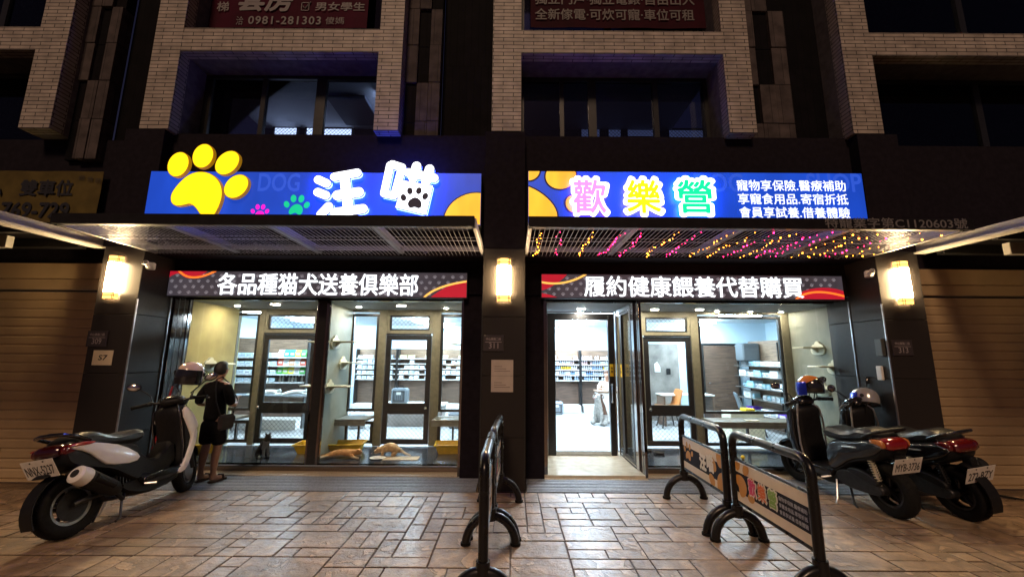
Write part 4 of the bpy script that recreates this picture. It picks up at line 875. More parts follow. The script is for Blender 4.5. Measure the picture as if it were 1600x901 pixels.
# ------------------------------------------------------------------ ceiling lights
DL = emis('downlight_glow', '#fff0d8', 560.0); DLC = emis('downlight_cool', '#fff6e6', 700.0); PANEL = emis('panel_glow', '#d4ecff', 88.0)
def downlight(px, py, r, label, m=DL, z=2.40, group='recessed downlights over the shop windows'):
    g_ = gr(px, py, z); d = thing('downlight', label, 'downlight', (g_.x, max(6.2, min(7.05, g_.y)), z), 0, group)
    MB().lathe([(r*1.25, -.006), (r*1.25, -.001), (r*1.02, -.001), (r*1.02, -.006)], 18).build('trim_ring', WHITEPL, d)
    MB().lathe([(r*.98, -.009), (r*.98, -.0015)], 18).build('diffuser', m, d, 0)
for a in ((333, 477, .035, 'small downlight nearest the left end of the left shop window'), (371, 477, .035, 'small downlight above the standing person'), (430, 475, .065, 'large downlight over the sitting dark cat room'),
          (561, 479, .035, 'small downlight above the green-grey divider wall shelves'), (627, 477, .065, 'large downlight in the middle of the ginger cats\' room'), (697, 481, .035, 'small downlight at the right end of the left shop window'),
          (1023, 483, .06, 'large downlight above the mesh door of the right cat room'), (1093, 483, .06, 'large downlight left of the three small ones in the right cat room'), (1117, 487, .033, 'first of three small downlights in the right cat room'),
          (1165, 488, .033, 'middle of three small downlights in the right cat room'), (1214, 488, .033, 'last of three small downlights in the right cat room')): downlight(*a)
downlight(908, 482, .065, 'large downlight in the entrance ceiling nearest the street', DLC)
_d = [(x, y) for y in (8.2, 10.0, 11.5) for x in (-5.0, -2.1, 1.7, 4.6)]
for i, (x, y) in enumerate(_d):
    if y > 10.5 and x > 3: continue
    d = thing('ceiling_light', '%s square white ceiling panel light %s in the shop' % (['near', 'middle', 'far'][[8.2, 10.0, 11.5].index(y)], {-5.0: 'at the left wall', -2.1: 'behind the ginger cats\' room', 1.7: 'behind the entrance door', 4.6: 'behind the right cat room'}[x]), 'ceiling light', (x, y, 2.5), 0, 'square ceiling panels of the shop')
    f = MB(); frame4(f, -.31, .31, -.31, .31, .02, -.012, 0); f2 = MB(); f2.add([(p[0], p[2], p[1]) for p in f.v], f.f); f2.build('panel_frame', WHITEPL, d); MB().box(-.285, .285, -.285, .285, -.085, -.013, .01).build('diffuser', PANEL, d, 0)

# ------------------------------------------------------------------ shelves and goods
SHB = mat('shelf_board', (.10, .085, .075), .45, var=.2)
def shelf_unit(label, x0, x1, yb, zs, ztop, depth=.26, panelm=MIDWOOD, group='wall shelf units of the shop'):
    s = thing('shelf_unit', label, 'shelf unit', ((x0+x1)/2, yb, .05), 0, group); W = (x1-x0)/2
    MB().box(-W+.02, W-.02, -.02, 0, 0, ztop-.05).build('back_panel', DKWOOD, s); MB().box(-W+.02, W-.02, -.026, -.0205, zs[0]-.05+.01, ztop-.06).build('top_panel', panelm, s)
    for a in (-W, W-.025): MB().box(a, a+.025, -depth, 0, 0, ztop-.05, .003).build('upright', BLACKAL, s)
    for z in zs: MB().box(-W+.026, W-.026, -depth, -.027, z-.05-.016, z-.05, .003).build('board', SHB, s)
    for z in zs: P_ = MB(); P_.box(-W+.03, W-.03, -depth-.0035, -depth-.0005, z-.05-.030, z-.05-.002); P_.build('price_strip', mat('price_strip_white', (.55, .56, .55), .5, var=.35, vscale=22, stretch=(1, 1, .02)), s)
    MB().box(-W+.03, W-.03, -.5, -.03, .0, .2, .006).build('plinth', WHITEPL, s)
    return s
ZS = [1.53, 1.385, 1.24, 1.09, .94]
names = ['far left', 'second from the left', 'third, left of the counter', 'fourth, right of the counter', 'behind the entrance, left half', 'behind the entrance, right half']
for i, (a, b) in enumerate(((-4.55, -3.35), (-3.33, -2.13), (-2.11, -.95), (-.93, .3), (.75, 2.0), (2.02, 3.03))):
    shelf_unit('dark wood wall shelf on the back wall, '+names[i], a, b, 12.3, ZS, 1.80)
ls_u = shelf_unit('dark wood shelf full of coloured bags and boxes seen through the left cat room', -6.35, -4.5, 9.4, [1.56, 1.375, 1.19, 1.02], 1.98, .3)
GOODS = {}
def good(kind, shape, hexc, rough=.45):
    k = (shape, hexc)
    if k not in GOODS:
        m = mat('goods_'+hexc, srgb(hexc), rough, var=.08, vscale=25); b = MB(); a = MB()
        if shape == 'bottle': b.lathe([(.022, 0), (.025, .006), (.025, .062), (.018, .075), (.010, .080), (.010, .088)], 10); a.lathe([(.0135, .0885), (.0135, .108), (.012, .110)], 8)
        elif shape == 'box': b.box(-.06, .06, -.07, .07, 0, .085, .004); a.box(-.045, .045, -.0712, -.0702, .02, .055)
        elif shape == 'bigbox': b.box(-.13, .13, -.12, .12, 0, .16, .006); a.box(-.09, .09, -.1214, -.1203, .04, .10)
        elif shape == 'bag':
            b.add([(-.06, -.04, 0), (.06, -.04, 0), (.06, .04, 0), (-.06, .04, 0), (-.066, -.046, .08), (.066, -.046, .08), (.066, .046, .08), (-.066, .046, .08), (-.062, -.006, .155), (.062, -.006, .155), (.062, .006, .155), (-.062, .006, .155)],
                  [(0, 1, 2, 3), (8, 9, 10, 11)]+[(q+i, q+(i+1) % 4, q+4+(i+1) % 4, q+4+i) for q in (0, 4) for i in range(4)]); a.box(-.04, .04, -.0478, -.046, .035, .085)
        def me_(mb, mm, nm, sm):
            me = bpy.data.meshes.new(nm); me.from_pydata(mb.v, [], mb.f); bm = bmesh.new(); bm.from_mesh(me); bmesh.ops.recalc_face_normals(bm, faces=bm.faces); bm.to_mesh(me); bm.free(); me.materials.append(mm)
            if sm: me.polygons.foreach_set('use_smooth', [True]*len(me.polygons)); me.set_sharp_from_angle(angle=R(40))
            return me
        GOODS[k] = (me_(b, m, kind, 1), me_(a, mat('goods_detail_'+('w' if sum(srgb(hexc)) < 1.3 else 'd'), (.75, .75, .72) if sum(srgb(hexc)) < 1.3 else (.42, .47, .52), .5), 'cap' if shape == 'bottle' else 'label', 1))
    return GOODS[k]
def place(kind, shape, hexc, loc, label, group, sc=(1, 1, 1), rz=0.0):
    a, b = good(kind, shape, hexc); o = link(kind, a); o.location = loc; o.scale = sc; o.rotation_euler = (0, 0, rz); tag(o, label, 'bottle' if shape == 'bottle' else 'bag' if shape == 'bag' else 'box', group)
    c = link('cap' if shape == 'bottle' else 'printed_panel', b, o)
rg = random.Random(21)
rown = ['top', 'second', 'third', 'fourth', 'lowest']
hexrows = [['#f0d8d0', '#f5f5f5', '#e8e0d8'], ['#e7c8c8', '#b7c6da', '#f2f2f2'], ['#f2f2f2', '#9fb8d8', '#f0c93a'], ['#8fb4e0', '#dfe8f2', '#c8d8ee'], ['#aac4e4', '#f2f4f8', '#d4e2f0']]
for u, (a, b, nm) in enumerate(((.85, 1.94, 'left'), (2.08, 2.98, 'right'))):
    for r_, z in enumerate(ZS):
        x = a; grp = 'bottles on the %s shelf row behind the entrance, %s unit' % (rown[r_], nm)
        while x < b:
            if rg.random() < .1: x += .07; continue
            if rg.random() < .12:
                place('product_box', 'box', rg.choice(['#f4f4f4', '#dfe6ee']), (x+.03, 12.15, z), 'white carton among the bottles, %s shelf behind the entrance, %s unit' % (rown[r_], nm), 'cartons on the %s shelf row behind the entrance, %s unit' % (rown[r_], nm)); x += .14; continue
            h = hexrows[r_][int((x-a)/.3) % 3]
            place('bottle', 'bottle', h, (x, 12.12+rg.uniform(-.01, .01), z), 'small pale bottle in the %s row behind the entrance, %s unit' % (rown[r_], nm), grp, (1, 1, rg.uniform(.88, 1.08))); x += .062
for u, (a, b, nm) in enumerate(((-4.5, -3.4, 'far left'), (-3.28, -2.18, 'second'), (-2.06, -1.0, 'third'))):
    for r_, z in enumerate(ZS):
        x = a+.05
        while x < b:
            if r_ == 0 and u: place('product_box', 'box', '#e8dca8', (x+.05, 12.13, z), 'cream yellow carton on the top board of the %s back wall shelf' % nm, 'cream cartons on the top board of the %s back wall shelf' % nm, (1.5, 1, 1.05)); x += rg.choice([.24, .24, .5]); continue
            if rg.random() < (.12 if u == 0 else .38): x += .15; continue
            place('product_box', 'box', rg.choice(['#eef2f6', '#c8d4e2', '#f4f4f4']), (x+.02, 12.13, z), 'pale carton on the %s board of the %s back wall shelf' % (rown[r_], nm), 'pale cartons on the %s board of the %s back wall shelf' % (rown[r_], nm), (1, 1, rg.uniform(.8, 1.1))); x += .15
cols = [['#0fae96', '#e7d23a', '#33b24a', '#e9e9e9', '#2a9ac0'], ['#d9563c', '#efefef', '#e79a6a', '#d8e6ea'], ['#3fae4c', '#8fd24a', '#f0e24a', '#efefef'], ['#f0f0f0', '#d0e0e8', '#333a44', '#e8e8e8']]
for r_, z in enumerate([1.56, 1.375, 1.19, 1.02]):
    x = -6.25; i = 0
    while x < -4.58:
        right = x > -5.2
        sh = 'bag' if (right and r_ != 3) else ('bottle' if (right and r_ == 3) else 'box'); h = cols[r_][i % len(cols[r_])] if right else rg.choice(['#eef3f6', '#d6e4ee', '#bcd6e6'])
        place('product_bag' if sh == 'bag' else 'bottle' if sh == 'bottle' else 'product_box', sh, h, (x, 9.22, z), ('coloured bag' if sh == 'bag' else 'slim bottle' if sh == 'bottle' else 'pale carton')+' on the %s board of the shelf in the left cat room window' % rown[r_], ('bags' if sh == 'bag' else 'bottles' if sh == 'bottle' else 'cartons')+' on the %s board of the shelf in the left cat room window' % rown[r_], (1, 1, 1.0 if sh != 'bottle' else 1.25)); i += 1
        x += .125 if sh == 'bag' else .07 if sh == 'bottle' else .14
# shelf unit along the right wall
s = thing('shelf_unit', 'tall shelf with rails and purple boxes along the right wall, seen through the right window', 'shelf unit', (5.85, 9.0, .05), 0, 'wall shelf units of the shop')
MB().box(.0, .02, -1.15, 1.15, 0, 1.95).build('back_panel', MIDWOOD, s)
for y in (-1.15, 0, 1.13): MB().box(-.03, -.001, y, y+.02, 0, 1.9).build('upright', BLACKAL, s)
for z in (1.43, 1.19, .94, .70, .36):
    MB().box(-.40, -.032, -1.14, 1.14, z-.05-.018, z-.05, .003).build('board', SHB, s); MB().tube([(-.35, -1.13, z-.01), (-.39, -1.13, z-.01), (-.39, 1.13, z-.01), (-.35, 1.13, z-.01)], .004, 5).build('rail', BLACKAL, s)
for r_, z in enumerate((1.43, 1.19, .94, .70, .36)):
    y = 8.0
    while y < 10.0:
        sh = 'bigbox' if (r_ == 4 or rg.random() < .25) else 'box'; h = rg.choice(['#5a2fa8', '#f2f2f2', '#f2f2f2']) if r_ == 4 else rg.choice(['#f4f4f4', '#eaf0f4', '#f4f4f4', '#9fd0e0'])
        if r_ == 4 and (y < 8.3 or y > 9.5): h = '#6a3fc0'
        if rg.random() < .85: place('product_box', sh, h, (5.64, y, z), ('purple' if h in ('#5a2fa8', '#6a3fc0') else 'blue' if h == '#9fd0e0' else 'white')+' carton on the %s board of the shelf with rails' % rown[r_], ('purple' if h in ('#5a2fa8', '#6a3fc0') else 'blue' if h == '#9fd0e0' else 'white')+' cartons on the %s board of the shelf with rails' % rown[r_], (1, 1, 1.15 if sh == 'box' else .9), R(-90))
        y += .29 if sh == 'bigbox' else .15
o = MB(); o.box(-.2, .2, -.18, .18, .0, .42, .03); o.box(-.12, .12, -.1, .1, -.09, 0); o = o.build('speaker_box', mat('grey_case', (.09, .10, .11), .5)); o.location = (5.62, 9.8, 1.53); tag(o, 'dark grey case standing on top of the shelf with rails', 'case')
# furniture and odds and ends
def box_thing(name, label, cat, parts, loc, rz=0.0):
    t = thing(name, label, cat, loc, rz)
    for pn, pm, bx in parts:
        m = MB()
        for q in bx: m.box(*q, .008)
        m.build(pn, pm, t)
    return t
# brown door in the far wall
box_thing('interior_door', 'dark brown wooden door in the far right wall of the shop', 'door', [('door_leaf', DKWOOD, [(-.42, .42, -.03, 0, 0, 1.86)]), ('door_frame', BLACKAL, [(-.47, -.425, -.04, 0, 0, 1.92), (.425, .47, -.04, 0, 0, 1.92), (-.424, .424, -.04, 0, 1.865, 1.92)]), ('door_handle', CHROME, [(-.36, -.30, -.07, -.031, .9, .93)])], (5.36, 10.598, .05))
box_thing('counter', 'low white counter behind the mesh door of the ginger cats\' room', 'counter', [('counter_top', WHITEPL, [(-.75, .75, -.3, .3, .44, .48)]), ('cabinet', GREYWOOD, [(-.7, .7, -.25, .28, 0, .438)])], (-2.25, 9.7, .05))
box_thing('desk', 'white desk with wooden edge where the seated person works', 'desk', [('desk_top', MIDWOOD, [(-.55, .55, -.3, .3, .70, .74)]), ('front_panel', WHITEPL, [(-.52, .52, -.28, -.25, 0, .698)]), ('side_panel', WHITEPL, [(-.52, -.49, -.249, .28, 0, .698), (.49, .52, -.249, .28, 0, .698)])], (2.64, 10.35, .05))
for x, lab in ((2.35, 'white bottle pump standing at the left end of the white desk'), (2.55, 'white jar with a lid standing on the white desk')):
    o = MB().lathe([(.035, 0), (.04, .01), (.04, .10), (.02, .13), (.015, .17), (.03, .18)], 12).build('pump_bottle', WHITEPL); o.location = (x, 10.2, .79); tag(o, lab, 'bottle')
def carrier(label, loc, m, rz=0.0):
    t = thing('pet_carrier', label, 'pet carrier', loc, rz)
    b = MB(); b.box(-.18, .18, -.14, .14, 0, .34, .04); b.build('body', m, t); b = MB(); frame4(b, -.13, .13, .06, .28, .02, -.152, -.138)
    for i in range(5): b.box(-.09+i*.045-.004, -.09+i*.045+.004, -.15, -.142, .08, .26)
    b.build('grille_door', BLACKAL, t); b = MB(); b.tube([(-.07, 0, .335), (-.06, 0, .385), (.06, 0, .385), (.07, 0, .335)], .012, 8); b.build('handle', BLACKPL, t); MB().box(-.05, .05, -.156, -.1525, .2, .26).build('price_tag', WHITEPL, t)
GREYP = mat('grey_plastic', (.13, .15, .17), .45)
carrier('dark grey pet carrier on the low white counter', (-2.55, 9.62, .53), GREYP); carrier('pale grey pet carrier on the floor left of the counter', (-3.35, 9.2, .05), mat('pale_grey_plastic', (.42, .46, .50), .45), .3)
carrier('grey pet carrier at the back shelf behind the entrance', (1.25, 11.6, .05), mat('mid_grey_plastic', (.24, .27, .30), .5)); carrier('grey carrier standing behind the bench of the far window by the middle pillar', (-1.2, 9.3, .05), GREYP, .2)
def chair(label, loc, m, rz):
    t = thing('chair', label, 'chair', loc, rz); b = MB(); pr = [(-.22, .46), (.16, .43), (.24, .50), (.27, .66), (.33, .84), (.29, .84), (.22, .66), (.19, .53), (.14, .47), (-.22, .49)]
    b.slab(pr, .22, .01, 2); b.build('seat_shell', m, t)
    for sx in (-1, 1):
        for sy in (-1, 1): MB().tube([(.02+sx*.10, sy*.1, .44), (.02+sx*.2, sy*.19, 0)], .014, 8).build('leg', BLACKAL, t)
chair('orange moulded chair behind the mesh door of the right cat room', (3.55, 9.6, .05), mat('orange_shell', (.55, .20, .05), .4), R(0)); chair('grey moulded chair behind the right cat room window', (5.0, 8.7, .05), GREYP, R(160))
box_thing('desk', 'small wood desk with white things beside the orange chair', 'desk', [('desk_top', WHITEPL, [(-.6, .6, -.25, .25, .68, .71)]), ('leg_panel', DKWOOD, [(-.58, -.54, -.24, .24, 0, .678), (.54, .58, -.24, .24, 0, .678)])], (4.1, 9.9, .05))
box_thing('storage_box', 'cream storage box with yellow lid under the right window', 'box', [('box_body', CREAMPL, [(-.32, .32, -.18, .18, 0, .52)]), ('lid', YEL, [(.02, .2, -.12, .1, .522, .58)])], (4.55, 8.3, .05))
for x, z, lab in ((3.42, 1.3, 'white paper hung on the grey wood panel, left one'), (3.72, 1.24, 'pointed white bag hung on the grey wood panel')):
    m = MB(); m.prism([(-.07, 0), (.07, 0), (.07, .12), (.0, .26), (-.07, .2)], -.02, 0); o = m.build('hanging_bag', WHITEPL); o.location = (x, 10.558, z); tag(o, lab, 'bag')
o = MB(); o.box(-.05, .05, -.02, 0, 0, .15, .006); o = o.build('wall_switch', BLACKPL); o.location = (4.0, 10.558, 1.18); tag(o, 'black wall switch on the grey wood panel', 'switch')

# ------------------------------------------------------------------ cat room fittings
def cat_shelf(label, wall, y, z, d):
    """cloud shaped bracket on a wall (x = wall, d = +1/-1 way out) with a board reaching out"""
    t = thing('cat_shelf', label, 'cat shelf', (wall, y, z), 0, 'cloud bracket cat shelves')
    m = MB(); MX = Matrix(((0, d, 0, d*.013), (1, 0, 0, 0), (0, 0, 1, 0), (0, 0, 0, 1)))
    for q, pl in enumerate((ell(0, .055, .062, .062), ell(-.075, .02, .05, .05), ell(.075, .015, .052, .05), smooth_poly([(-.15, .02), (.15, .02), (.15, -.05), (.10, -.10), (-.10, -.10), (-.15, -.05)], 2))): m.prism(pl, -.012-.0006*q, .012+.0006*q, MX)
    m.build('cloud_plate', CREAMPL, t)
    m = MB(); m.box(d*.026, d*.34, -.13, .13, 0, .022, .006); m.build('board', CREAMPL, t)
    m = MB(); m.prism([(d*.026, -.07), (d*.026, -.002), (d*.11, -.002)], -.012, .012); m.build('brace', CREAMPL, t)
for a in (('top shelf on the divider wall, ginger cats\' side', -2.81, 6.50, 1.80, 1), ('middle shelf on the divider wall, ginger cats\' side', -2.81, 6.86, 1.47, 1), ('lowest shelf on the divider wall, ginger cats\' side', -2.81, 6.42, 1.12, 1),
          ('top shelf on the divider wall, dark cat\'s side', -2.90, 6.62, 1.80, -1), ('lowest shelf on the divider wall, dark cat\'s side', -2.90, 6.5, 1.12, -1), ('lone shelf on the olive wall behind the person', -4.835, 6.62, 1.44, 1), ('top shelf on the right cat room wall', 4.905, 6.55, 1.76, -1),
          ('middle shelf on the right cat room wall', 4.905, 6.25, 1.47, -1), ('lowest shelf on the right cat room wall', 4.905, 6.55, 1.12, -1), ('shelf beside the middle pillar, upper one', -.68, 6.75, 1.78, -1), ('shelf beside the middle pillar, lower one', -.68, 6.55, 1.44, -1)):
    cat_shelf('cream cloud '+a[0], *a[1:])
def tray(label, px, py, rz, w=.24, d=.17):
    g_ = gr(px, py, .1); t = thing('litter_tray', label, 'litter tray', (g_.x, max(6.3, min(6.98, g_.y)), .1), rz, 'yellow litter trays'); h = .13; v = []
    for (a, b, z) in ((w-.05, d-.05, 0), (w, d, h), (w-.012, d-.012, h), (w-.058, d-.058, .012)): v += [(-a, -b, z), (a, -b, z), (a, b, z), (-a, b, z)]
    m = MB(); m.add(v, [(3, 2, 1, 0), (12, 13, 14, 15)]+[(q*4+i, q*4+(i+1) % 4, q*4+4+(i+1) % 4, q*4+4+i) for q in range(3) for i in range(4)]); m.build('tray', YEL, t, 20)
    m = MB(); frame4(m, -w-.022, w+.022, -d-.022, d+.022, .026, 0, .02, .005); r_ = MB(); r_.add([(p[0], p[2], p[1]+h-.004) for p in m.v], m.f); r_.build('rim', YEL, t); MB().box(-w+.05, w-.05, -d+.05, d-.05, .013, .05).build('litter', mat('cat_litter', (.45, .40, .32), .9, var=.4, vscale=90), t)
tray('yellow litter tray behind the lying ginger cat', 542, 705, .12, .25, .17); tray('yellow litter tray at the right end of the left window', 706, 706, .1, .25, .17); tray('yellow litter tray left of the dark mullion', 483, 706, .05, .18, .16)
tray('yellow litter tray behind the legs of the standing person', 318, 706, .3, .2, .16); tray('yellow litter tray in the right cat room behind the scooter', 1275, 700, -.3, .3, .2)
o = MB().lathe([(.05, 0), (.11, .012), (.115, .018), (.05, .008)], 20).build('food_plate', WHITEPL); g_ = gr(590, 716, .1); o.location = g_; tag(o, 'white food plate in front of the crouching ginger cat', 'plate')
o = MB().box(-.26, .26, -.11, .11, 0, .008, .003).build('cardboard_sheet', mat('cardboard', (.48, .38, .26), .8, var=.15)); g_ = gr(627, 716, .1); o.location = (g_.x, g_.y, .101); o.rotation_euler = (0, 0, .06); tag(o, 'flat cardboard sheet on the cat room floor beside the plate', 'cardboard')
o = MB().ball((0, 0, .03), .03, 12).build('toy_ball', YEL); g_ = gr(1161, 717, .1); o.location = (g_.x, g_.y, .1); tag(o, 'small yellow toy ball on the right cat room floor', 'ball')
o = MB().lathe([(.07, 0), (.09, .03), (.085, .035), (.06, .01)], 18).build('food_bowl', BLACKPL); g_ = gr(1030, 709, .1); o.location = (g_.x, g_.y, .1); tag(o, 'black food bowl by the mesh door of the right cat room', 'bowl')
o = MB(); o.box(-.06, .06, -.05, .05, 0, .05, .015); o.box(-.04, .04, -.03, .03, .0505, .056); o = o.build('toy_car', BLACKPL); g_ = gr(1012, 706, .1); o.location = (g_.x, g_.y, .1); tag(o, 'small black toy left of the black bowl in the right cat room', 'toy')
m = MB(); m.box(-.11, .11, -.05, .05, 0, .012, .004); o = m.build('bench_tray', CREAMPL); o.location = (3.9, 6.85, .602); tag(o, 'cream cloth lying on the bench of the right cat room', 'cloth')

# cats and the dog
def fur(name, base, patch, fn):
    """fur in large patches: fn = (axis, threshold, sign) in the animal's own metres"""
    m = mat(name, base, .85, var=.25, vscale=30, bump=.3, bscale=140); n = m.node_tree.nodes; l = m.node_tree.links; b = n['Principled BSDF']
    src = b.inputs['Base Color'].links[0].from_socket
    tc = n.new('ShaderNodeTexCoord'); sp = n.new('ShaderNodeSeparateXYZ'); l.new(tc.outputs['Object'], sp.inputs[0]); nz = n.new('ShaderNodeTexNoise'); nz.inputs['Scale'].default_value = 12; l.new(tc.outputs['Object'], nz.inputs[0])
    cur = None
    for ax, th, sg in fn:
        a = n.new('ShaderNodeMath'); a.operation = 'MULTIPLY_ADD'; a.inputs[1].default_value = .06; l.new(nz.outputs[0], a.inputs[0]); l.new(sp.outputs[ax], a.inputs[2])
        c = n.new('ShaderNodeMath'); c.operation = 'GREATER_THAN' if sg > 0 else 'LESS_THAN'; c.inputs[1].default_value = th+.03; l.new(a.outputs[0], c.inputs[0])
        if cur is None: cur = c.outputs[0]
        else: q = n.new('ShaderNodeMath'); q.operation = 'MULTIPLY'; l.new(cur, q.inputs[0]); l.new(c.outputs[0], q.inputs[1]); cur = q.outputs[0]
    mx = n.new('ShaderNodeMix'); mx.data_type = 'RGBA'; l.new(cur, mx.inputs[0]); l.new(src, mx.inputs[6]); mx.inputs[7].default_value = (*patch, 1); l.new(mx.outputs[2], b.inputs['Base Color']); return m
def animal(name, label, cat, J, E, m, loc, rz, eyes, nose, sc=1.0):
    t = thing(name, label, cat, loc, rz); t.scale = (sc, sc, sc); skin_mesh('body', J, E, m, t, 2)
    for e in eyes: MB().ball(e[:3], e[3], 8).build('eye', GLOSSBLK, t)
    MB().ball(nose[:3], nose[3], 8).build('nose', mat('nose_pink', (.25, .10, .09), .5), t)
def chainE(*cs): return [(c[i], c[i+1]) for c in cs for i in range(len(c)-1)]
sit = [(0, 0, .085, .085), (.07, 0, .165, .076), (.12, 0, .235, .058), (.145, 0, .285, .043), (.168, 0, .325, .05), (.215, 0, .312, .026),
       (.14, .038, .15, .026), (.15, .038, .04, .019), (.175, .038, .014, .017), (.14, -.038, .15, .026), (.15, -.038, .04, .019), (.175, -.038, .014, .017),
       (.04, .075, .05, .045), (.13, .085, .016, .018), (.04, -.075, .05, .045), (.13, -.085, .016, .018), (-.09, .02, .03, .022), (-.15, .09, .02, .018), (-.10, .18, .018, .013),
       (.155, .032, .37, .014), (.152, .038, .395, .004), (.155, -.032, .37, .014), (.152, -.038, .395, .004)]
sitE = chainE((0, 1, 2, 3, 4, 5), (2, 6, 7, 8), (2, 9, 10, 11), (0, 12, 13), (0, 14, 15), (0, 16, 17, 18), (4, 19, 20), (4, 21, 22))
g_ = gr(402, 715, .1)
animal('cat', 'dark grey cat with white chest sitting behind the left shop window', 'cat', sit, sitE, fur('dark_cat_fur', (.035, .032, .03), (.6, .57, .52), [('X', .12, 1), ('Z', .26, -1)]), (g_.x, g_.y+.05, .1), R(-25), [(.205, .025, .338, .008), (.205, -.025, .338, .008)], (.238, 0, .316, .007), .92)
lie = [(-.18, 0, .065, .062), (-.06, .01, .075, .066), (.08, .0, .075, .06), (.17, 0, .075, .045), (.23, 0, .075, .046), (.275, 0, .062, .024),
       (.15, -.07, .03, .024), (.26, -.12, .018, .018), (.14, .06, .03, .024), (.24, .07, .018, .018), (-.2, -.07, .035, .036), (-.32, -.12, .018, .019), (-.2, .06, .035, .03), (-.3, .08, .018, .018),
       (-.27, 0, .04, .022), (-.38, .0, .022, .017), (-.52, -.03, .02, .012), (.22, .036, .118, .014), (.218, .042, .14, .004), (.22, -.036, .118, .014), (.218, -.042, .14, .004)]
lieE = chainE((0, 1, 2, 3, 4, 5), (2, 6, 7), (2, 8, 9), (0, 10, 11), (0, 12, 13), (0, 14, 15, 16), (4, 17, 18), (4, 19, 20))
g_ = gr(533, 717, .1)
animal('cat', 'ginger cat lying stretched out in front of the yellow litter tray', 'cat', lie, lieE, fur('ginger_fur', (.52, .27, .10), (.65, .52, .38), [('Z', .045, -1)]), (g_.x, g_.y+.08, .1), R(4), [(.262, .022, .085, .007), (.262, -.022, .085, .007)], (.298, 0, .066, .006), 1.0)
cro = [(0, 0, .125, .082), (.09, 0, .15, .08), (.17, 0, .12, .062), (.22, 0, .085, .042), (.265, 0, .065, .046), (.305, 0, .045, .024),
       (.17, .05, .07, .027), (.18, .055, .018, .02), (.17, -.05, .07, .027), (.18, -.055, .018, .02), (-.01, .065, .06, .05), (.05, .075, .016, .02), (-.01, -.065, .06, .05), (.05, -.075, .016, .02),
       (-.09, 0, .06, .024), (-.16, .03, .025, .018), (-.22, .10, .02, .012), (.25, .034, .105, .013), (.246, .042, .128, .004), (.25, -.034, .105, .013), (.246, -.042, .128, .004)]
croE = chainE((0, 1, 2, 3, 4, 5), (2, 6, 7), (2, 8, 9), (0, 10, 11), (0, 12, 13), (0, 14, 15, 16), (4, 17, 18), (4, 19, 20))
g_ = gr(606, 714, .1)
animal('cat', 'pale ginger cat crouching over the white food plate', 'cat', cro, croE, fur('pale_ginger_fur', (.50, .33, .17), (.62, .52, .40), [('X', -.08, -1)]), (g_.x+.08, g_.y+.10, .1), R(192), [(.295, .022, .068, .007), (.295, -.022, .068, .007)], (.327, 0, .045, .006), 1.05)
for (px, py, Y, lab) in ((463, 617, 8.6, 'white cat resting on the rack under the coloured bags'), (421, 620, 8.6, 'white and grey cat resting at the left end of the rack')):
    p = at(px, py, Y); animal('cat', lab, 'cat', lie, lieE, mat('white_fur', (.66, .64, .60), .85, var=.12, vscale=20, bump=.3), (p.x, Y, .80), R(20), [(.262, .022, .085, .007), (.262, -.022, .085, .007)], (.298, 0, .066, .006), .8)
t = thing('wire_rack', 'black wire rack carrying resting cats in front of the coloured shelf', 'rack', (-4.95, 8.6, .05))
m = MB()
for i in range(14): m.tube([(-.85+i*.13, -.2, .735), (-.85+i*.13, .2, .735)], .006, 5)
for y in (-.2, 0, .2): m.tube([(-.87, y, .725), (.87, y, .725)], .008, 6)
m.build('grid_top', BLACKAL, t)
m = MB(); m.box(-.87, .87, -.2, .2, .738, .748); m.build('mat_pad', mat('pad_grey', (.16, .18, .2), .8), t)
for x in (-.85, .85):
    for y in (-.19, .19): MB().cyl((x, y, 0), (x, y, .72), .012, n=8).build('leg', BLACKAL, t)
dog = [(0, 0, .17, .15), (.02, 0, .33, .135), (.06, 0, .47, .11), (.085, 0, .56, .085), (.11, 0, .65, .10), (.205, 0, .615, .055), (.25, 0, .60, .045),
       (.10, .085, .32, .055), (.12, .09, .10, .04), (.17, .09, .03, .04), (.10, -.085, .32, .055), (.12, -.09, .10, .04), (.17, -.09, .03, .04),
       (.02, .15, .10, .085), (.17, .17, .035, .042), (.02, -.15, .10, .085), (.17, -.17, .035, .042), (-.16, 0, .06, .04), (-.25, .12, .03, .03),
       (.09, .10, .69, .03), (.105, .135, .60, .028), (.09, -.10, .69, .03), (.105, -.135, .60, .028)]
dogE = chainE((0, 1, 2, 3, 4, 5, 6), (2, 7, 8, 9), (2, 10, 11, 12), (0, 13, 14), (0, 15, 16), (0, 17, 18), (4, 19, 20), (4, 21, 22))
g_ = gr(935, 661, .05)
animal('dog', 'large white and brown dog sitting inside the entrance by the white desk', 'dog', dog, dogE, fur('dog_fur', (.30, .28, .25), (.075, .03, .013), [('X', .115, -1), ('Z', .24, 1)]), (2.10, 9.85, .05), R(-132), [(.185, .038, .665, .011), (.185, -.038, .665, .011)], (.285, 0, .615, .02), 1.0)

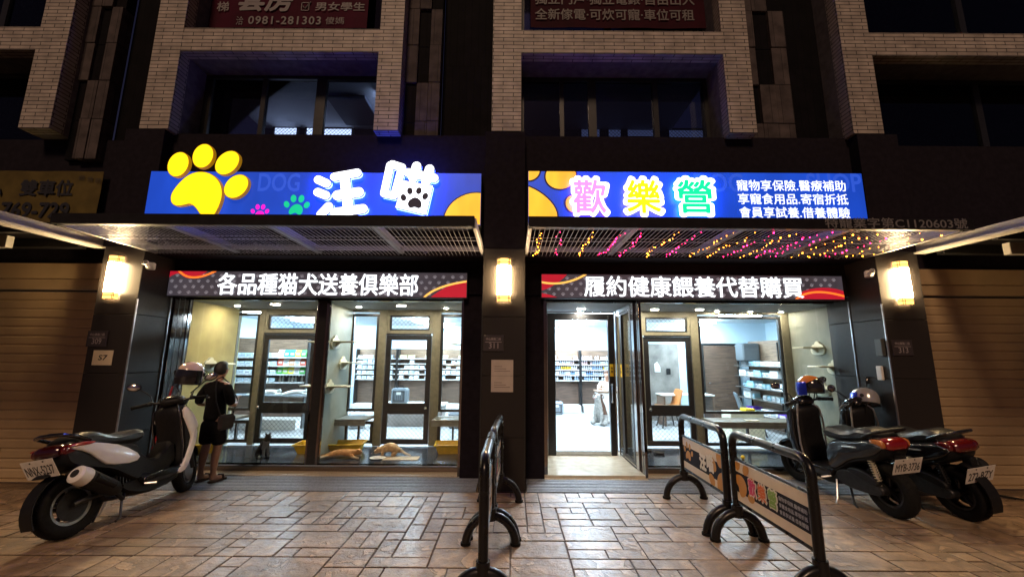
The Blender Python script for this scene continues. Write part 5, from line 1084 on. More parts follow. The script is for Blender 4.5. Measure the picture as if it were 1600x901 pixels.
# ------------------------------------------------------------------ barriers
BARR = mat('barrier_black', (.007, .007, .008), .3, spec=.35, coat=.1, rvar=.08, vscale=15, bump=.03, bscale=90)
PW = mat('panel_cream', (.66, .56, .46), .45, var=.06); PN = mat('panel_navy', (.014, .014, .024), .7, spec=.15, var=.2); PO = mat('panel_orange', (.50, .22, .035), .45); PPINK = mat('panel_pink', (.62, .06, .18), .45); PORG = mat('panel_redorange', (.70, .16, .05), .45); PGRN = mat('panel_green', (.25, .42, .10), .45); PWH = mat('panel_white', (.72, .68, .62), .45)
def barrier(label, a, b, kind, side):
    """a = far foot, b = near foot on the ground; side = +1: print faces +x, -1: faces -x"""
    A, B = Vector((a[0], a[1], 0)), Vector((b[0], b[1], 0)); c = (A+B)/2; L = (B-A).length; ang = math.atan2((B-A).y, (B-A).x)
    t = thing('barrier', label, 'barrier', c, ang, 'black tube barriers with printed panels'); h = L/2; H = .955; r = .034; rc = .11
    fr = [(-h, 0, .235)]+[(-h, 0, H-rc-r)]+[(-h+rc*(1-math.cos(q)), 0, H-rc-r+rc*math.sin(q)) for q in [math.pi/2*i/8 for i in range(1, 9)]]
    fr += [(h-rc+rc*math.sin(q), 0, H-rc-r+rc*math.cos(q)) for q in [math.pi/2*i/8 for i in range(0, 9)]]+[(h, 0, .235)]
    MB().tube(fr, r, 16).build('frame', BARR, t)
    for x in (-h, h):
        m = MB(); m.tube([(x, .215*math.cos(q), .0+.235*math.sin(q)) for q in [math.pi*i/20 for i in range(21)]], .036, 14); m.cyl((x, 0, .2), (x, 0, .30), .047); m.build('arch_foot', BARR, t)
        m = MB()
        for s in (-1, 1): m.cyl((x, s*.215, -.0), (x, s*.215, .022), .044)
        m.build('rubber_foot', RUBBER, t)
    m = MB(); x0, x1 = -h+r+.004, h-r-.004
    for z in (.335, .70): m.tube([(x0-.01, 0, z), (x1+.01, 0, z)], .013, 8)
    m.build('panel_rail', BARR, t)
    z0, z1 = .352, .684
    MB().box(x0, x1, -.006, .006, z0, z1).build('panel', PW, t, 0)
    for fc in (-1, 1):              # both faces of the panel carry the same print
        # reading direction: local x runs far -> near; seen from -x world side (fc=-1) it reads left to right
        U = Vector((1, 0, 0)) if fc < 0 else Vector((-1, 0, 0)); O = Vector((x0, -.0065, 0)) if fc < 0 else Vector((x1, .0065, 0)); W = x1-x0; N = Vector((0, fc, 0))
        def plate(poly, off): 
            mb = MB(); q = [O+U*x+Vector((0, 0, z))+N*off for x, z in poly]; q2 = [p+N*.0008 for p in q]; n = len(q)
            mb.add(q+q2, [tuple(range(n)), tuple(range(2*n-1, n-1, -1))]+[(i, (i+1) % n, n+(i+1) % n, n+i) for i in range(n)]); return mb
        plate([(0, z0+.075), (W, z0+.075), (W, z1-.085), (0, z1-.085)], .0002).build('navy_stripe', PN, t, 0)
        def multi(name, polys, m, off):
            mb = MB()
            for p in polys:
                if p: q = plate(p, off); mb.add(q.v, q.f)
            mb.build(name, m, t, 0)
        cl_ = lambda ps: [clip_rect(p, .004, W-.004, z0+.004, z1-.004) for p in ps]
        if kind == 0:
            multi('orange_paw', cl_(paw(.14, z0+.16, .13, -.1)+paw(W-.02, z0+.06, .26, .5)), PO, .0014)
            mb = MB(); put_text(mb, '汪', O+U*(W*.46)+Vector((0, 0, z0+.09))+N*.0012, U, Z_, W*.17, .17, .07, .0); put_text(mb, '喵', O+U*(W*.64)+Vector((0, 0, z0+.115))+N*.0012, U, Z_, W*.17, .17, .06, .0); mb.build('lettering', PWH, t, 0)
        else:
            multi('orange_paw', cl_(paw(.075, z0+.15, .20, -.9)), PO, .0014)
            for i, (ch, m) in enumerate(zip('歡樂營', (PPINK, PORG, PGRN))):
                o = O+U*(W*(.20+.145*i))+Vector((0, 0, z0+.095))
                mb = MB(); put_text(mb, ch, o+N*.0012, U, Z_, W*.14, .155, .08); mb.build('lettering_outline', PWH, t, 0); mb = MB(); put_text(mb, ch, o+U*.012+Vector((0, 0, .012))+N*.0062, U, Z_, W*.14-.024, .131, .03); mb.build('lettering', m, t, 0)
            mb = MB()
            for i, s in enumerate(('寵物享保險.醫療補助', '享寵食用品.寄宿折抵', '會員享試養.借養體驗')): put_text(mb, s, O+U*(W*.64)+Vector((0, 0, z1-.14-i*.048))+N*.0012, U, Z_, W*.33, .032, .01)
            mb.build('lettering', mat('panel_greyprint', (.42, .42, .48), .5), t, 0)
barrier('black barrier at the right with a cream panel reading 汪喵, the farther of the right pair', (2.02, 5.03), (2.02, 4.05), 0, -1)
barrier('black barrier at the right with pink, orange and green characters, nearest the scooters', (2.04, 3.93), (2.04, 2.93), 1, -1)
barrier('black barrier seen edge-on in the middle, farther of the left pair', (-.12, 4.88), (-.16, 3.92), 1, 1)
barrier('black barrier seen edge-on in the middle, nearest the camera', (-.17, 3.82), (-.175, 2.88), 0, 1)

# ------------------------------------------------------------------ scooters (local x = forward, y = left, z = up; origin under the rear axle)
def sq(p): return [(x if x > .15 else 0.15+(x-.15)*.62, z) for x, z in p]
def wheel(t, x, z, R_, wd, rimm, front):
    M = Matrix.Translation((x, 0, z)) @ Matrix.Rotation(R(90), 4, 'X'); h = wd/2; rr = R_*.62
    w_ = MB(); w_.lathe([(rr, -h*.7), (rr+.02, -h*.9), (R_-.035, -h), (R_-.012, -h*.72), (R_, -h*.25), (R_, h*.25), (R_-.012, h*.72), (R_-.035, h), (rr+.02, h*.9), (rr, h*.7)], 40, M)
    w_.f = w_.f[:-2]; w_.m = w_.m[:-2]; g = w_
    for i in range(30):                                # tread blocks
        a = 2*math.pi*i/30
        for s in (-1, 1): g.tube([(x+(R_+.001)*math.cos(a), s*.006, z+(R_+.001)*math.sin(a)), (x+(R_-.01)*math.cos(a+.09), s*h*.72, z+(R_-.01)*math.sin(a+.09))], .004, 4, False)
    w_ = w_.build('wheel', RUBBER, t, 50)
    r_ = MB(); r_.lathe([(rr-.022, -h*.62), (rr+.004, -h*.66), (rr+.006, -h*.5), (rr-.01, -h*.2), (rr-.01, h*.2), (rr+.006, h*.5), (rr+.004, h*.66), (rr-.022, h*.62), (rr-.03, 0)], 32, M); r_.f = r_.f[:-2]; r_.m = r_.m[:-2]
    r_.cyl((x, -h*.75, z), (x, h*.75, z), .035, n=16)
    for i in range(5):
        a = 2*math.pi*i/5+.3
        for d in (-.10, .10): r_.tube([(x+.03*math.cos(a), 0, z+.03*math.sin(a)), (x+(rr-.015)*math.cos(a+d), 0, z+(rr-.015)*math.sin(a+d))], [.015, .010], 6)
    r_.build('rim', rimm, w_)
    d = MB(); d.lathe([(.045, 0), (rr*.78, 0), (rr*.78, .004), (.045, .004)], 28, Matrix.Translation((x, -h*.8, z)) @ Matrix.Rotation(R(90), 4, 'X')); d.build('brake_disc', ALLOY if front else DKALLOY, w_); return w_
def scooter(label, p, fz, S):
    t = thing('scooter', label, 'scooter', p, fz); t.rotation_euler = (R(S.get('lean', -4)), 0, fz); L = S.get('L', 1.27)
    wheel(t, 0, .265, .265, .125, S['rim'], False); fw = wheel(t, L, .26, .26, .11, S['rim'], True)
    k = L/1.27
    # power unit and swing arm
    m = MB(); m.slab([(-.06, .22), (-.07, .32), (.10, .36), (.30, .40), (.46, .38), (.50, .28), (.42, .21), (.18, .20)], .045, .012, 2, .115); m.slab([(.18, .22), (.2, .40), (.48, .42), (.52, .24), (.4, .18)], .10, .02, 1, 0); m.build('engine', DKALLOY, t)
    m = MB(); m.slab([(-.02, .30), (-.04, .37), (.10, .44), (.30, .44), (.32, .38), (.12, .34)], .035, .01, 2, .135); m.build('air_box', BLACKPL, t)
    m = MB(); m.tube([(-.03, -.09, .27), (.2, -.11, .30), (.35, -.1, .33)], [.022, .026, .03], 8); m.build('swing_arm', DKALLOY, t)
    # exhaust on the right
    m = MB(); m.tube([(.40, -.10, .22), (.36, -.13, .19), (.30, -.155, .24), (.24, -.165, .30)], .02, 8); a, b = Vector((.28, -.165, .285)), Vector((-.03, -.195, .485)); D = (b-a).normalized(); m.tube([a, a+D*.05, b-D*.02, b], [.045, .070, .078, .068], 18); m = m.build('exhaust', BLACKPL, t)
    e = MB(); e.tube([b-D*.005, b+D*.015, b+D*.085, b+D*.10], [.080, .082, .074, .054], 18); e.build('exhaust_tip', S['tip'], m)
    e = MB(); e.cyl(b+D*.101, b+D*.105, .034); e.build('exhaust_hole', INK, m)
    e = MB(); p_ = Vector((-.01, -.07, .015)); e.tube([a+D*.10+p_, b-D*.06+p_], [.030, .034], 10); e.build('heat_shield', S['shield'], m)
    m = MB()
    for q in range(5): m.box(.34+q*.03, .355+q*.03, -.125, -.095, .30, .40, .003)
    m.box(.32, .50, -.105, -.09, .28, .42, .01); m.build('engine_grille', DKALLOY, t)
    m = MB(); m.tube([(.56, -.16, .27), (.60, -.25, .255)], .013, 8); m.tube([(.56, .16, .27), (.60, .25, .255)], .013, 8); m.build('foot_peg', ALLOY, t)
    # shock absorber
    m = MB(); a, b = Vector((-.02, .12, .32)), Vector((.05, .125, .62)); m.cyl(a, b, .012, n=8); sp = []
    for i in range(90): q = i/89; ang = q*2*math.pi*9; sp.append(a.lerp(b, .15+.7*q)+Vector((math.cos(ang)*.028, math.sin(ang)*.028, 0)))
    m.tube(sp, .005, 5); m.build('shock_absorber', S['spring'], t)
    # bodywork
    m = MB(); m.slab(sq([(-.28, .60), (-.36, .70), (-.34, .78), (-.10, .79), (.2, .74), (.50, .70), (.56, .60), (.58, .36), (.5, .30), (.40, .36), (.25, .47), (.0, .53)]), .155, .03, 2); m.build('body', S['body'], t)
    for s in (-1, 1):
        m = MB(); m.slab(sq(S['panel_poly']), .022, .014, 1, s*.155); m.build('side_panel', S['panel'], t)
        m = MB(); m.slab(sq(S['trim_poly']), .012, .006, 1, s*.181); m.build('side_trim', S['trim'], t)
    m = MB(); m.slab(sq([(-.27, .785), (-.22, .845), (-.05, .885), (.14, .875), (.24, .825), (.36, .81), (.52, .835), (.60, .81), (.61, .73), (.50, .675), (.1, .72), (-.2, .76)]), .15, .045, 2); m.build('seat', SEATM, t)
    m = MB(); m.tube([(.05, -.15, .80), (-.06, -.16, .85), (-.15, -.13, .885), (-.18, -.05, .895), (-.18, .05, .895), (-.15, .13, .885), (-.06, .16, .85), (.05, .15, .80)], [.014, .017, .018, .018, .018, .018, .017, .014], 8); m.build('grab_rail', S['rail'], t)
    m = MB(); m.slab(sq([(-.42, .70), (-.40, .80), (-.24, .815), (-.2, .77), (-.30, .69)]), .12, .02, 2); m.build('tail_light', S.get('tail', REDLENS), t)
    for s in (-1, 1): m = MB(); m.slab(sq([(-.36, .705), (-.36, .785), (-.20, .80), (-.10, .775), (-.22, .72)]), .028, .012, 2, s*.135); m.build('turn_signal', S['signal'], t)
    # rear fender, plate
    m = MB(); m.slab([(-.12, .60), (-.22, .57), (-.23, .54), (-.12, .55)], .07, .012, 1)
    v = []
    for i in range(9):
        a = R(112+i*11); 
        for rr in (.295, .305): v.append((rr*math.cos(a), rr*math.sin(a)+.265))
    for y in (.0,):
        vs_ = [(x, -.055, z) for x, z in v]+[(x, .055, z) for x, z in v]; n = len(v)
        fs = []
        for i in range(8): fs += [(2*i, 2*i+2, 2*i+3, 2*i+1), (n+2*i, n+2*i+1, n+2*i+3, n+2*i+2), (2*i+1, 2*i+3, n+2*i+3, n+2*i+1), (2*i, n+2*i, n+2*i+2, 2*i+2)]
        m.add(vs_, fs)
    if S.get('fender', True): m.build('rear_mudguard', BLACKPL, t)
    pz = S.get('plate_z', .56); M = Matrix.Translation((S.get('plate_x', -.23), 0, pz)) @ Matrix.Rotation(R(-22), 4, 'Y')
    m = MB(); m.box(-.006, 0, -.15, .15, -.085, .085, .003, M); q = m.build('licence_plate', PLATEW, t)
    g = MB(); put_text(g, S['plate'], M @ Vector((-.0065, .13, -.055)), (M.to_3x3() @ Vector((0, -1, 0))), (M.to_3x3() @ Vector((0, 0, 1))), .26, .088, .015)
    for s in (-1, 1): g.cyl(M @ Vector((-.009, s*.06, .068)), M @ Vector((-.005, s*.06, .068)), .007)
    g.build('lettering', INK, q, 0)
    m = MB(); m.box(-.22, -.12, -.03, .03, pz+.03, .66, .01); m.build('plate_bracket', BLACKPL, t)
    if S.get('tunnel'): m = MB(); m.slab([(.48, .32), (.47, .64), (.58, .60), (.68, .50), (.80, .49), (.97, .68), (1.0, .32)], .105, .025, 1); m.build('centre_tunnel', BLACKPL, t)
    m = MB(); m.slab([(.34, .25), (.36, .36), (.95*k, .33), (1.02*k, .30), (.94*k, .19), (.60, .15)], .135, .025, 1); m.build('under_cowl', BLACKPL, t)
    # floor board, leg shield
    m = MB(); m.slab([(.5, .30), (.5, .375), (.72*k, .35), (.92*k, .36), (.98*k, .30), (.85*k, .24), (.6, .23)], .17, .02, 1); m.build('floor_board', BLACKPL, t)
    for s in (-1, 1): m = MB(); m.slab([(.52, .30), (.55, .345), (.9*k, .355), (.98*k, .32), (.9*k, .27), (.6, .25)], .012, .006, 1, s*.178); m.build('floor_trim', S['floor'], t)
    m = MB(); m.slab([(.93*k, .34), (.97*k, .55), (.95*k, .80), (.93*k, .98), (1.02*k, 1.02), (1.10*k, .98), (1.16*k, .80), (1.19*k, .62), (1.10*k, .44), (1.02*k, .30)], .175, .05, 2); m.build('leg_shield', S['inner'], t)
    for s in (-1, 1):
        m = MB(); m.tube([(.955*k, s*.165, .36), (.975*k, s*.172, .55), (.96*k, s*.172, .80), (.955*k, s*.15, .96), (1.0*k, s*.10, 1.03)], .011, 8); m.build('shield_rim', S.get('rim_trim', GLOSSBLK), t)
        m = MB(); m.slab(S['apron_poly'], .02, .012, 1, s*.175); m.build('apron_panel', S['apron'], t)
    m = MB(); m.slab([(1.04*k, .98), (1.10*k, 1.02), (1.22*k, .90), (1.29*k, .74), (1.22*k, .66), (1.14*k, .72)], .12, .03, 2); m.build('front_cowl', S['apron'], t)
    m = MB(); m.slab([(1.20*k, .86), (1.245*k, .87), (1.285*k, .77), (1.25*k, .74)], .09, .02, 1); m.build('headlight', CLEARL, t)
    # front fork, mudguard
    m = MB()
    for s in (-1, 1): m.tube([(L, s*.085, .26), (L-.05, s*.08, .45), (L-.14, s*.05, .72)], [.022, .024, .02], 10)
    m.build('fork', DKALLOY, t)
    m = MB(); v = []; n = 11
    for i in range(n):
        a = R(15+i*14); ww = .075*min(1, .55+math.sin(math.pi*i/(n-1)))
        for yy, rr in ((-ww, .272), (-ww*.8, .30), (ww*.8, .30), (ww, .272)): v.append((L+rr*math.cos(a), yy, .26+rr*math.sin(a)))
    m.add(v, [(4*i+j, 4*i+j+1, 4*i+5+j, 4*i+4+j) for i in range(n-1) for j in range(3)]); m.build('front_mudguard', S['mud'], t)
    # steering: cover, bar, grips, levers, mirrors
    hx = .985*k
    m = MB(); m.slab([(hx-.04, 1.02), (hx-.05, 1.09), (hx+.04, 1.13), (hx+.14, 1.09), (hx+.17, 1.02), (hx+.06, .98)], .11, .03, 2); m.build('handlebar_cover', S['hcover'], t)
    m = MB(); m.slab([(hx-.055, 1.085), (hx-.03, 1.125), (hx+.03, 1.135), (hx+.02, 1.10)], .07, .012, 1); m.build('instrument', GLOSSBLK, t)
    m = MB(); m.tube([(hx-.05, -.335, 1.055), (hx-.02, -.2, 1.07), (hx+.03, -.09, 1.06), (hx+.03, .09, 1.06), (hx-.02, .2, 1.07), (hx-.05, .335, 1.055)], .013, 10); m.build('handlebar', BLACKAL, t)
    for s in (-1, 1):
        m = MB(); m.tube([(hx-.05, s*.345, 1.055), (hx-.023, s*.22, 1.068)], .019, 12); m.cyl((hx-.053, s*.36, 1.054), (hx-.05, s*.345, 1.055), .022); m.build('grip', RUBBER, t)
        m = MB(); m.tube([(hx+.0, s*.19, 1.07), (hx+.05, s*.24, 1.06), (hx+.02, s*.36, 1.045)], [.01, .008, .007], 6); m.build('brake_lever', ALLOY, t)
        m = MB(); m.box(hx-.03, hx+.02, s*.2-.025, s*.2+.025, 1.05, 1.095, .008); m.build('switch_box', BLACKPL, t)
        m = MB(); mx, my, mz = S.get('mir', (.05, .36, 1.27)); m.tube([(hx, s*.19, 1.09), (hx+.02, s*.21, 1.16), (hx+mx, s*(my-.06), mz-.03), (hx+mx, s*my, mz)], .007, 7); m = m.build('mirror', BLACKAL, t)
        q = MB(); q.ball((0, 0, 0), (.018, .075, .048), 16, Matrix.Translation((hx+mx, s*(my+.015), mz+.02)) @ Matrix.Rotation(s*R(12), 4, 'X')); q.build('mirror_shell', BLACKPL, m); q = MB(); q.ball((-.0075, 0, 0), (.013, .064, .039), 16, Matrix.Translation((hx+mx, s*(my+.015), mz+.02)) @ Matrix.Rotation(s*R(12), 4, 'X')); q.build('mirror_glass', CHROME, m)
    # stand
    m = MB()
    for s in (-1, 1): m.tube([(.40, s*.09, .24), (.33, s*.14, .03), (.27, s*.16, .012)], .011, 7)
    m.build('stand', BLACKAL, t)
    m = MB(); m.tube([(.5, .15, .25), (.46, .22, .06), (.43, .27, .012)], .010, 7); m.box(.40, .46, .255, .30, .004, .016); m.build('side_stand', ALLOY, t)
    m = MB()
    for s_ in (-1, 1): m.tube([(hx+.04, s_*.17, 1.06), (hx+.13, s_*.15, 1.13), (hx+.18, s_*.08, 1.02), (hx+.16, s_*.06, .9)], .005, 5)
    m.build('brake_cable', BLACKAL, t)
    # turned steering: everything that steers swings about the head tube
    if S.get('steer'):
        P_ = Vector((1.08*k, 0, 0)); MS = Matrix.Translation(P_) @ Matrix.Rotation(R(S['steer']), 4, 'Z') @ Matrix.Translation(-P_)
        for c in t.children:
            b_ = c.name.split('.')[0]
            if b_ in ('fork', 'front_mudguard', 'handlebar_cover', 'instrument', 'handlebar', 'grip', 'brake_lever', 'switch_box', 'mirror', 'brake_cable') or c == fw: c.location = MS.translation; c.rotation_euler = MS.to_euler()
    return t
BLKLENS = mat('smoked_red_lens', (.035, .003, .003), .12, coat=.6)
DKLENS = mat('dark_red_lens', (.10, .006, .006), .1, coat=.6)
TAILW = [(-.33, .765), (-.15, .79), (.12, .76), (.34, .69), (.52, .56), (.46, .50), (.20, .535), (.10, .60), (-.06, .70)]
S1 = dict(rim=ALLOY, tip=WHITEPAINT, shield=BLACKPL, spring=BLACKAL, body=BLACKPL, panel=WHITEPAINT, panel_poly=TAILW, trim=REDPAINT, trim_poly=[(-.37, .775), (-.2, .80), (.02, .785), (.0, .765), (-.2, .765)], rail=GLOSSBLK, signal=DKLENS, tail=BLKLENS, tunnel=True, steer=24, plate_z=.63, plate_x=-.21, floor=GLOSSBLK, inner=BLACKPL, apron=WHITEPAINT,
          apron_poly=[(.93, .26), (.90, .31), (.99, .36), (1.10, .60), (1.09, .68), (.985, .93), (1.06, 1.0), (1.17, .80), (1.19, .62), (1.10, .42), (1.03, .29)], mud=GLOSSBLK, hcover=BLACKPL, plate='NNX-5237', lean=-10, L=1.30)
SIDE2 = [(-.38, .735), (-.15, .765), (.15, .725), (.45, .68), (.54, .60), (.56, .42), (.50, .36), (.40, .42), (.25, .53), (-.05, .60), (-.25, .66)]
S2 = dict(rim=DKALLOY, tip=DKALLOY, shield=ALLOY, spring=mat('spring_cream', (.55, .50, .38), .4), body=BLACKPL, panel=GREYPAINT, panel_poly=SIDE2, trim=ALLOY, trim_poly=[(.1, .685), (.3, .665), (.30, .65), (.1, .668)], rail=BLACKPL, signal=AMBER, floor=GREYPAINT, inner=BLACKPL, apron=GLOSSBLK,
          apron_poly=[(.93, .33), (.985, .55), (.99, .75), (.95, .98), (1.03, 1.0), (1.12, .76), (1.10, .56), (1.0, .30)], mud=GLOSSBLK, hcover=GLOSSBLK, plate='MYB-3736', lean=-5, L=1.22, fender=False, steer=8, rim_trim=ALLOY)
S3 = dict(S2); S3.update(panel=GLOSSBLK, plate='272-BZY', rail=GREYPAINT, lean=-8, spring=BLACKAL, plate_z=.50, signal=DKLENS, tail=DKLENS, fender=True, steer=16)
def heading(rear, front): return math.atan2(front[1]-rear[1], front[0]-rear[0])
scooter('white and black sporty scooter with red tail and plate NNX-5237', (-3.91, 3.90, 0), R(85.5), S1)
scooter('dark grey scooter with plate MYB-3736 and an orange helmet on its handlebar', (3.97, 4.50, 0), R(94), S2)
scooter('glossy black scooter with plate 272-BZY, the outermost at the right', (4.66, 4.46, 0), R(93), S3)

# helmets hung on the handlebars, and a helmet shape for a handlebar cover
def helmet(label, loc, rz, shell, visor, tilt=0, full=False):
    t = thing('helmet', label, 'helmet', loc, rz); t.rotation_euler = (R(tilt), 0, rz)
    prof = [(.001, .155), (.045, .150), (.085, .13), (.115, .095), (.130, .05), (.133, .0), (.130, -.045), (.122, -.06)]
    m = MB(); m.lathe(prof[::-1], 28, Matrix.Scale(1.12, 4, (1, 0, 0))); m.f = m.f[:-2]; m.m = m.m[:-2]
    m.lathe([(r*.9, z*.92-.003) for r, z in prof], 28, Matrix.Scale(1.12, 4, (1, 0, 0))); m.build('shell', shell, t, 50)
    m = MB(); m.tube([(1.12*.124*math.cos(a), .124*math.sin(a), -.06) for a in [2*math.pi*i/28 for i in range(29)]], .009, 6); m.build('edge_trim', BLACKPL, t)
    v = []; n = 14                                       # face shield
    for z, rr in ((.065, 1.0), (.01, 1.04), (-.05, 1.04), (-.10, .99)):
        for i in range(n+1): a = R(-62+124*i/n); v.append((1.12*.138*rr*math.cos(a), .138*rr*math.sin(a), z))
    m = MB(); m.add(v, [(j*(n+1)+i, j*(n+1)+i+1, (j+1)*(n+1)+i+1, (j+1)*(n+1)+i) for j in range(3) for i in range(n)]); m.build('visor', visor, t, 60)
    m = MB()
    for s in (-1, 1): m.cyl((.03, s*.132, .02), (.03, s*.146, .02), .022)
    m.build('visor_hinge', BLACKPL, t)
    m = MB()
    for s in (-1, 1): m.tube([(-.01, s*.125, -.05), (.0, s*.11, -.12), (.01, s*.05, -.20)], .007, 5)
    m.build('chin_strap', BLACKAL, t)
VISB = mat('visor_dark', (.012, .012, .014), .08, coat=.8); VISBLUE = mat('visor_blue', (.02, .04, .55), .1, metal=.5, coat=.8)
helmet('pinkish white open-face helmet with dark visor hung on the left scooter', (-3.76, 4.86, 1.36), R(-60), mat('helmet_pinkwhite', (.62, .48, .44), .12, coat=.8), VISB, -6)
helmet('black helmet with orange crown and blue visor on the dark grey scooter', (3.89, 5.42, 1.23), R(158), mat('helmet_orange_black', (.04, .022, .016), .12, coat=.8), VISBLUE, 6)
helmet('silver helmet shape standing in for the handlebar cover of the outermost black scooter', (4.60, 5.44, 1.08), R(140), mat('headset_silver', (.40, .40, .40), .18, metal=.4, coat=.6), VISBLUE, 18)  # not a helmet: added shape standing in for this scooter's handlebar cover
MATS['helmet_orange_black'].node_tree.nodes['Principled BSDF']
def two_tone():
    m = MATS['helmet_orange_black']; n = m.node_tree.nodes; l = m.node_tree.links; b = n['Principled BSDF']; tc = n.new('ShaderNodeTexCoord'); sp = n.new('ShaderNodeSeparateXYZ'); l.new(tc.outputs['Object'], sp.inputs[0])
    a = n.new('ShaderNodeMath'); a.operation = 'MULTIPLY_ADD'; a.inputs[1].default_value = .5; l.new(sp.outputs['X'], a.inputs[0]); l.new(sp.outputs['Z'], a.inputs[2]); c = n.new('ShaderNodeMath'); c.operation = 'GREATER_THAN'; c.inputs[1].default_value = .085; l.new(a.outputs[0], c.inputs[0])
    mx = n.new('ShaderNodeMix'); mx.data_type = 'RGBA'; l.new(c.outputs[0], mx.inputs[0]); mx.inputs[6].default_value = (.012, .012, .013, 1); mx.inputs[7].default_value = (.60, .20, .04, 1); l.new(mx.outputs[2], b.inputs['Base Color'])
two_tone()
# red broom stick leaning in the recess by the left pillar
m = thing('broom', 'thin red broom handle leaning beside the left pillar', 'broom', (-4.62, 5.45, .012)); MB().tube([(0, .0, .08), (.02, .22, 1.16)], .011, 8).build('handle', REDPAINT, m); q = MB(); q.slab([(-.14, .0), (-.11, .09), (.11, .09), (.14, 0)], .025, .008, 1); q.build('brush', BLACKPL, m)
m = MB(); m.tube([(5.2+.5*math.sin(i*.55)*.5+i*.11, 5.2-.02*i+.10*math.sin(i*1.1), .018) for i in range(22)], .009, 6); o = m.build('hose', RUBBER); tag(o, 'black cable lying on the paving under the right shutter', 'cable')

# ------------------------------------------------------------------ people
def hand(J, E, wrist, palm_dir, up, side, parent_i, sc=1.0, curl=.6):
    """palm and five unequal bent fingers grown from a wrist joint"""
    d = Vector(palm_dir).normalized(); u = Vector(up).normalized(); s = d.cross(u).normalized()*side; w_ = Vector(wrist)
    pal = w_+d*.045*sc; J.append((*pal, .026*sc, .016*sc)); pi = len(J)-1; E.append((parent_i, pi)); pe = w_+d*.082*sc; J.append((*pe, .028*sc, .014*sc)); E.append((pi, pi+1)); ei = pi+1
    for k, (off, ln) in enumerate(((-.027, .062), (-.009, .07), (.009, .066), (.026, .052))):
        base = pe+s*off*sc+d*.008*sc; j1 = base+d*ln*.5*sc-u*.006*sc; j2 = j1+(d*math.cos(curl)-u*math.sin(curl))*ln*.35*sc; j3 = j2+(d*math.cos(curl*1.8)-u*math.sin(curl*1.8))*ln*.28*sc
        p = ei
        for q, rr in ((base, .0095), (j1, .009), (j2, .0085), (j3, .0075)): J.append((*q, rr*sc)); E.append((p, len(J)-1)); p = len(J)-1
    tb = w_+d*.028*sc-s*.026*sc; t1 = tb+(d*.7-s*.7)*.03*sc-u*.006*sc; t2 = t1+(d*.95-s*.1)*.028*sc-u*.01*sc; p = pi
    for q, rr in ((tb, .012), (t1, .011), (t2, .009)): J.append((*q, rr*sc)); E.append((p, len(J)-1)); p = len(J)-1
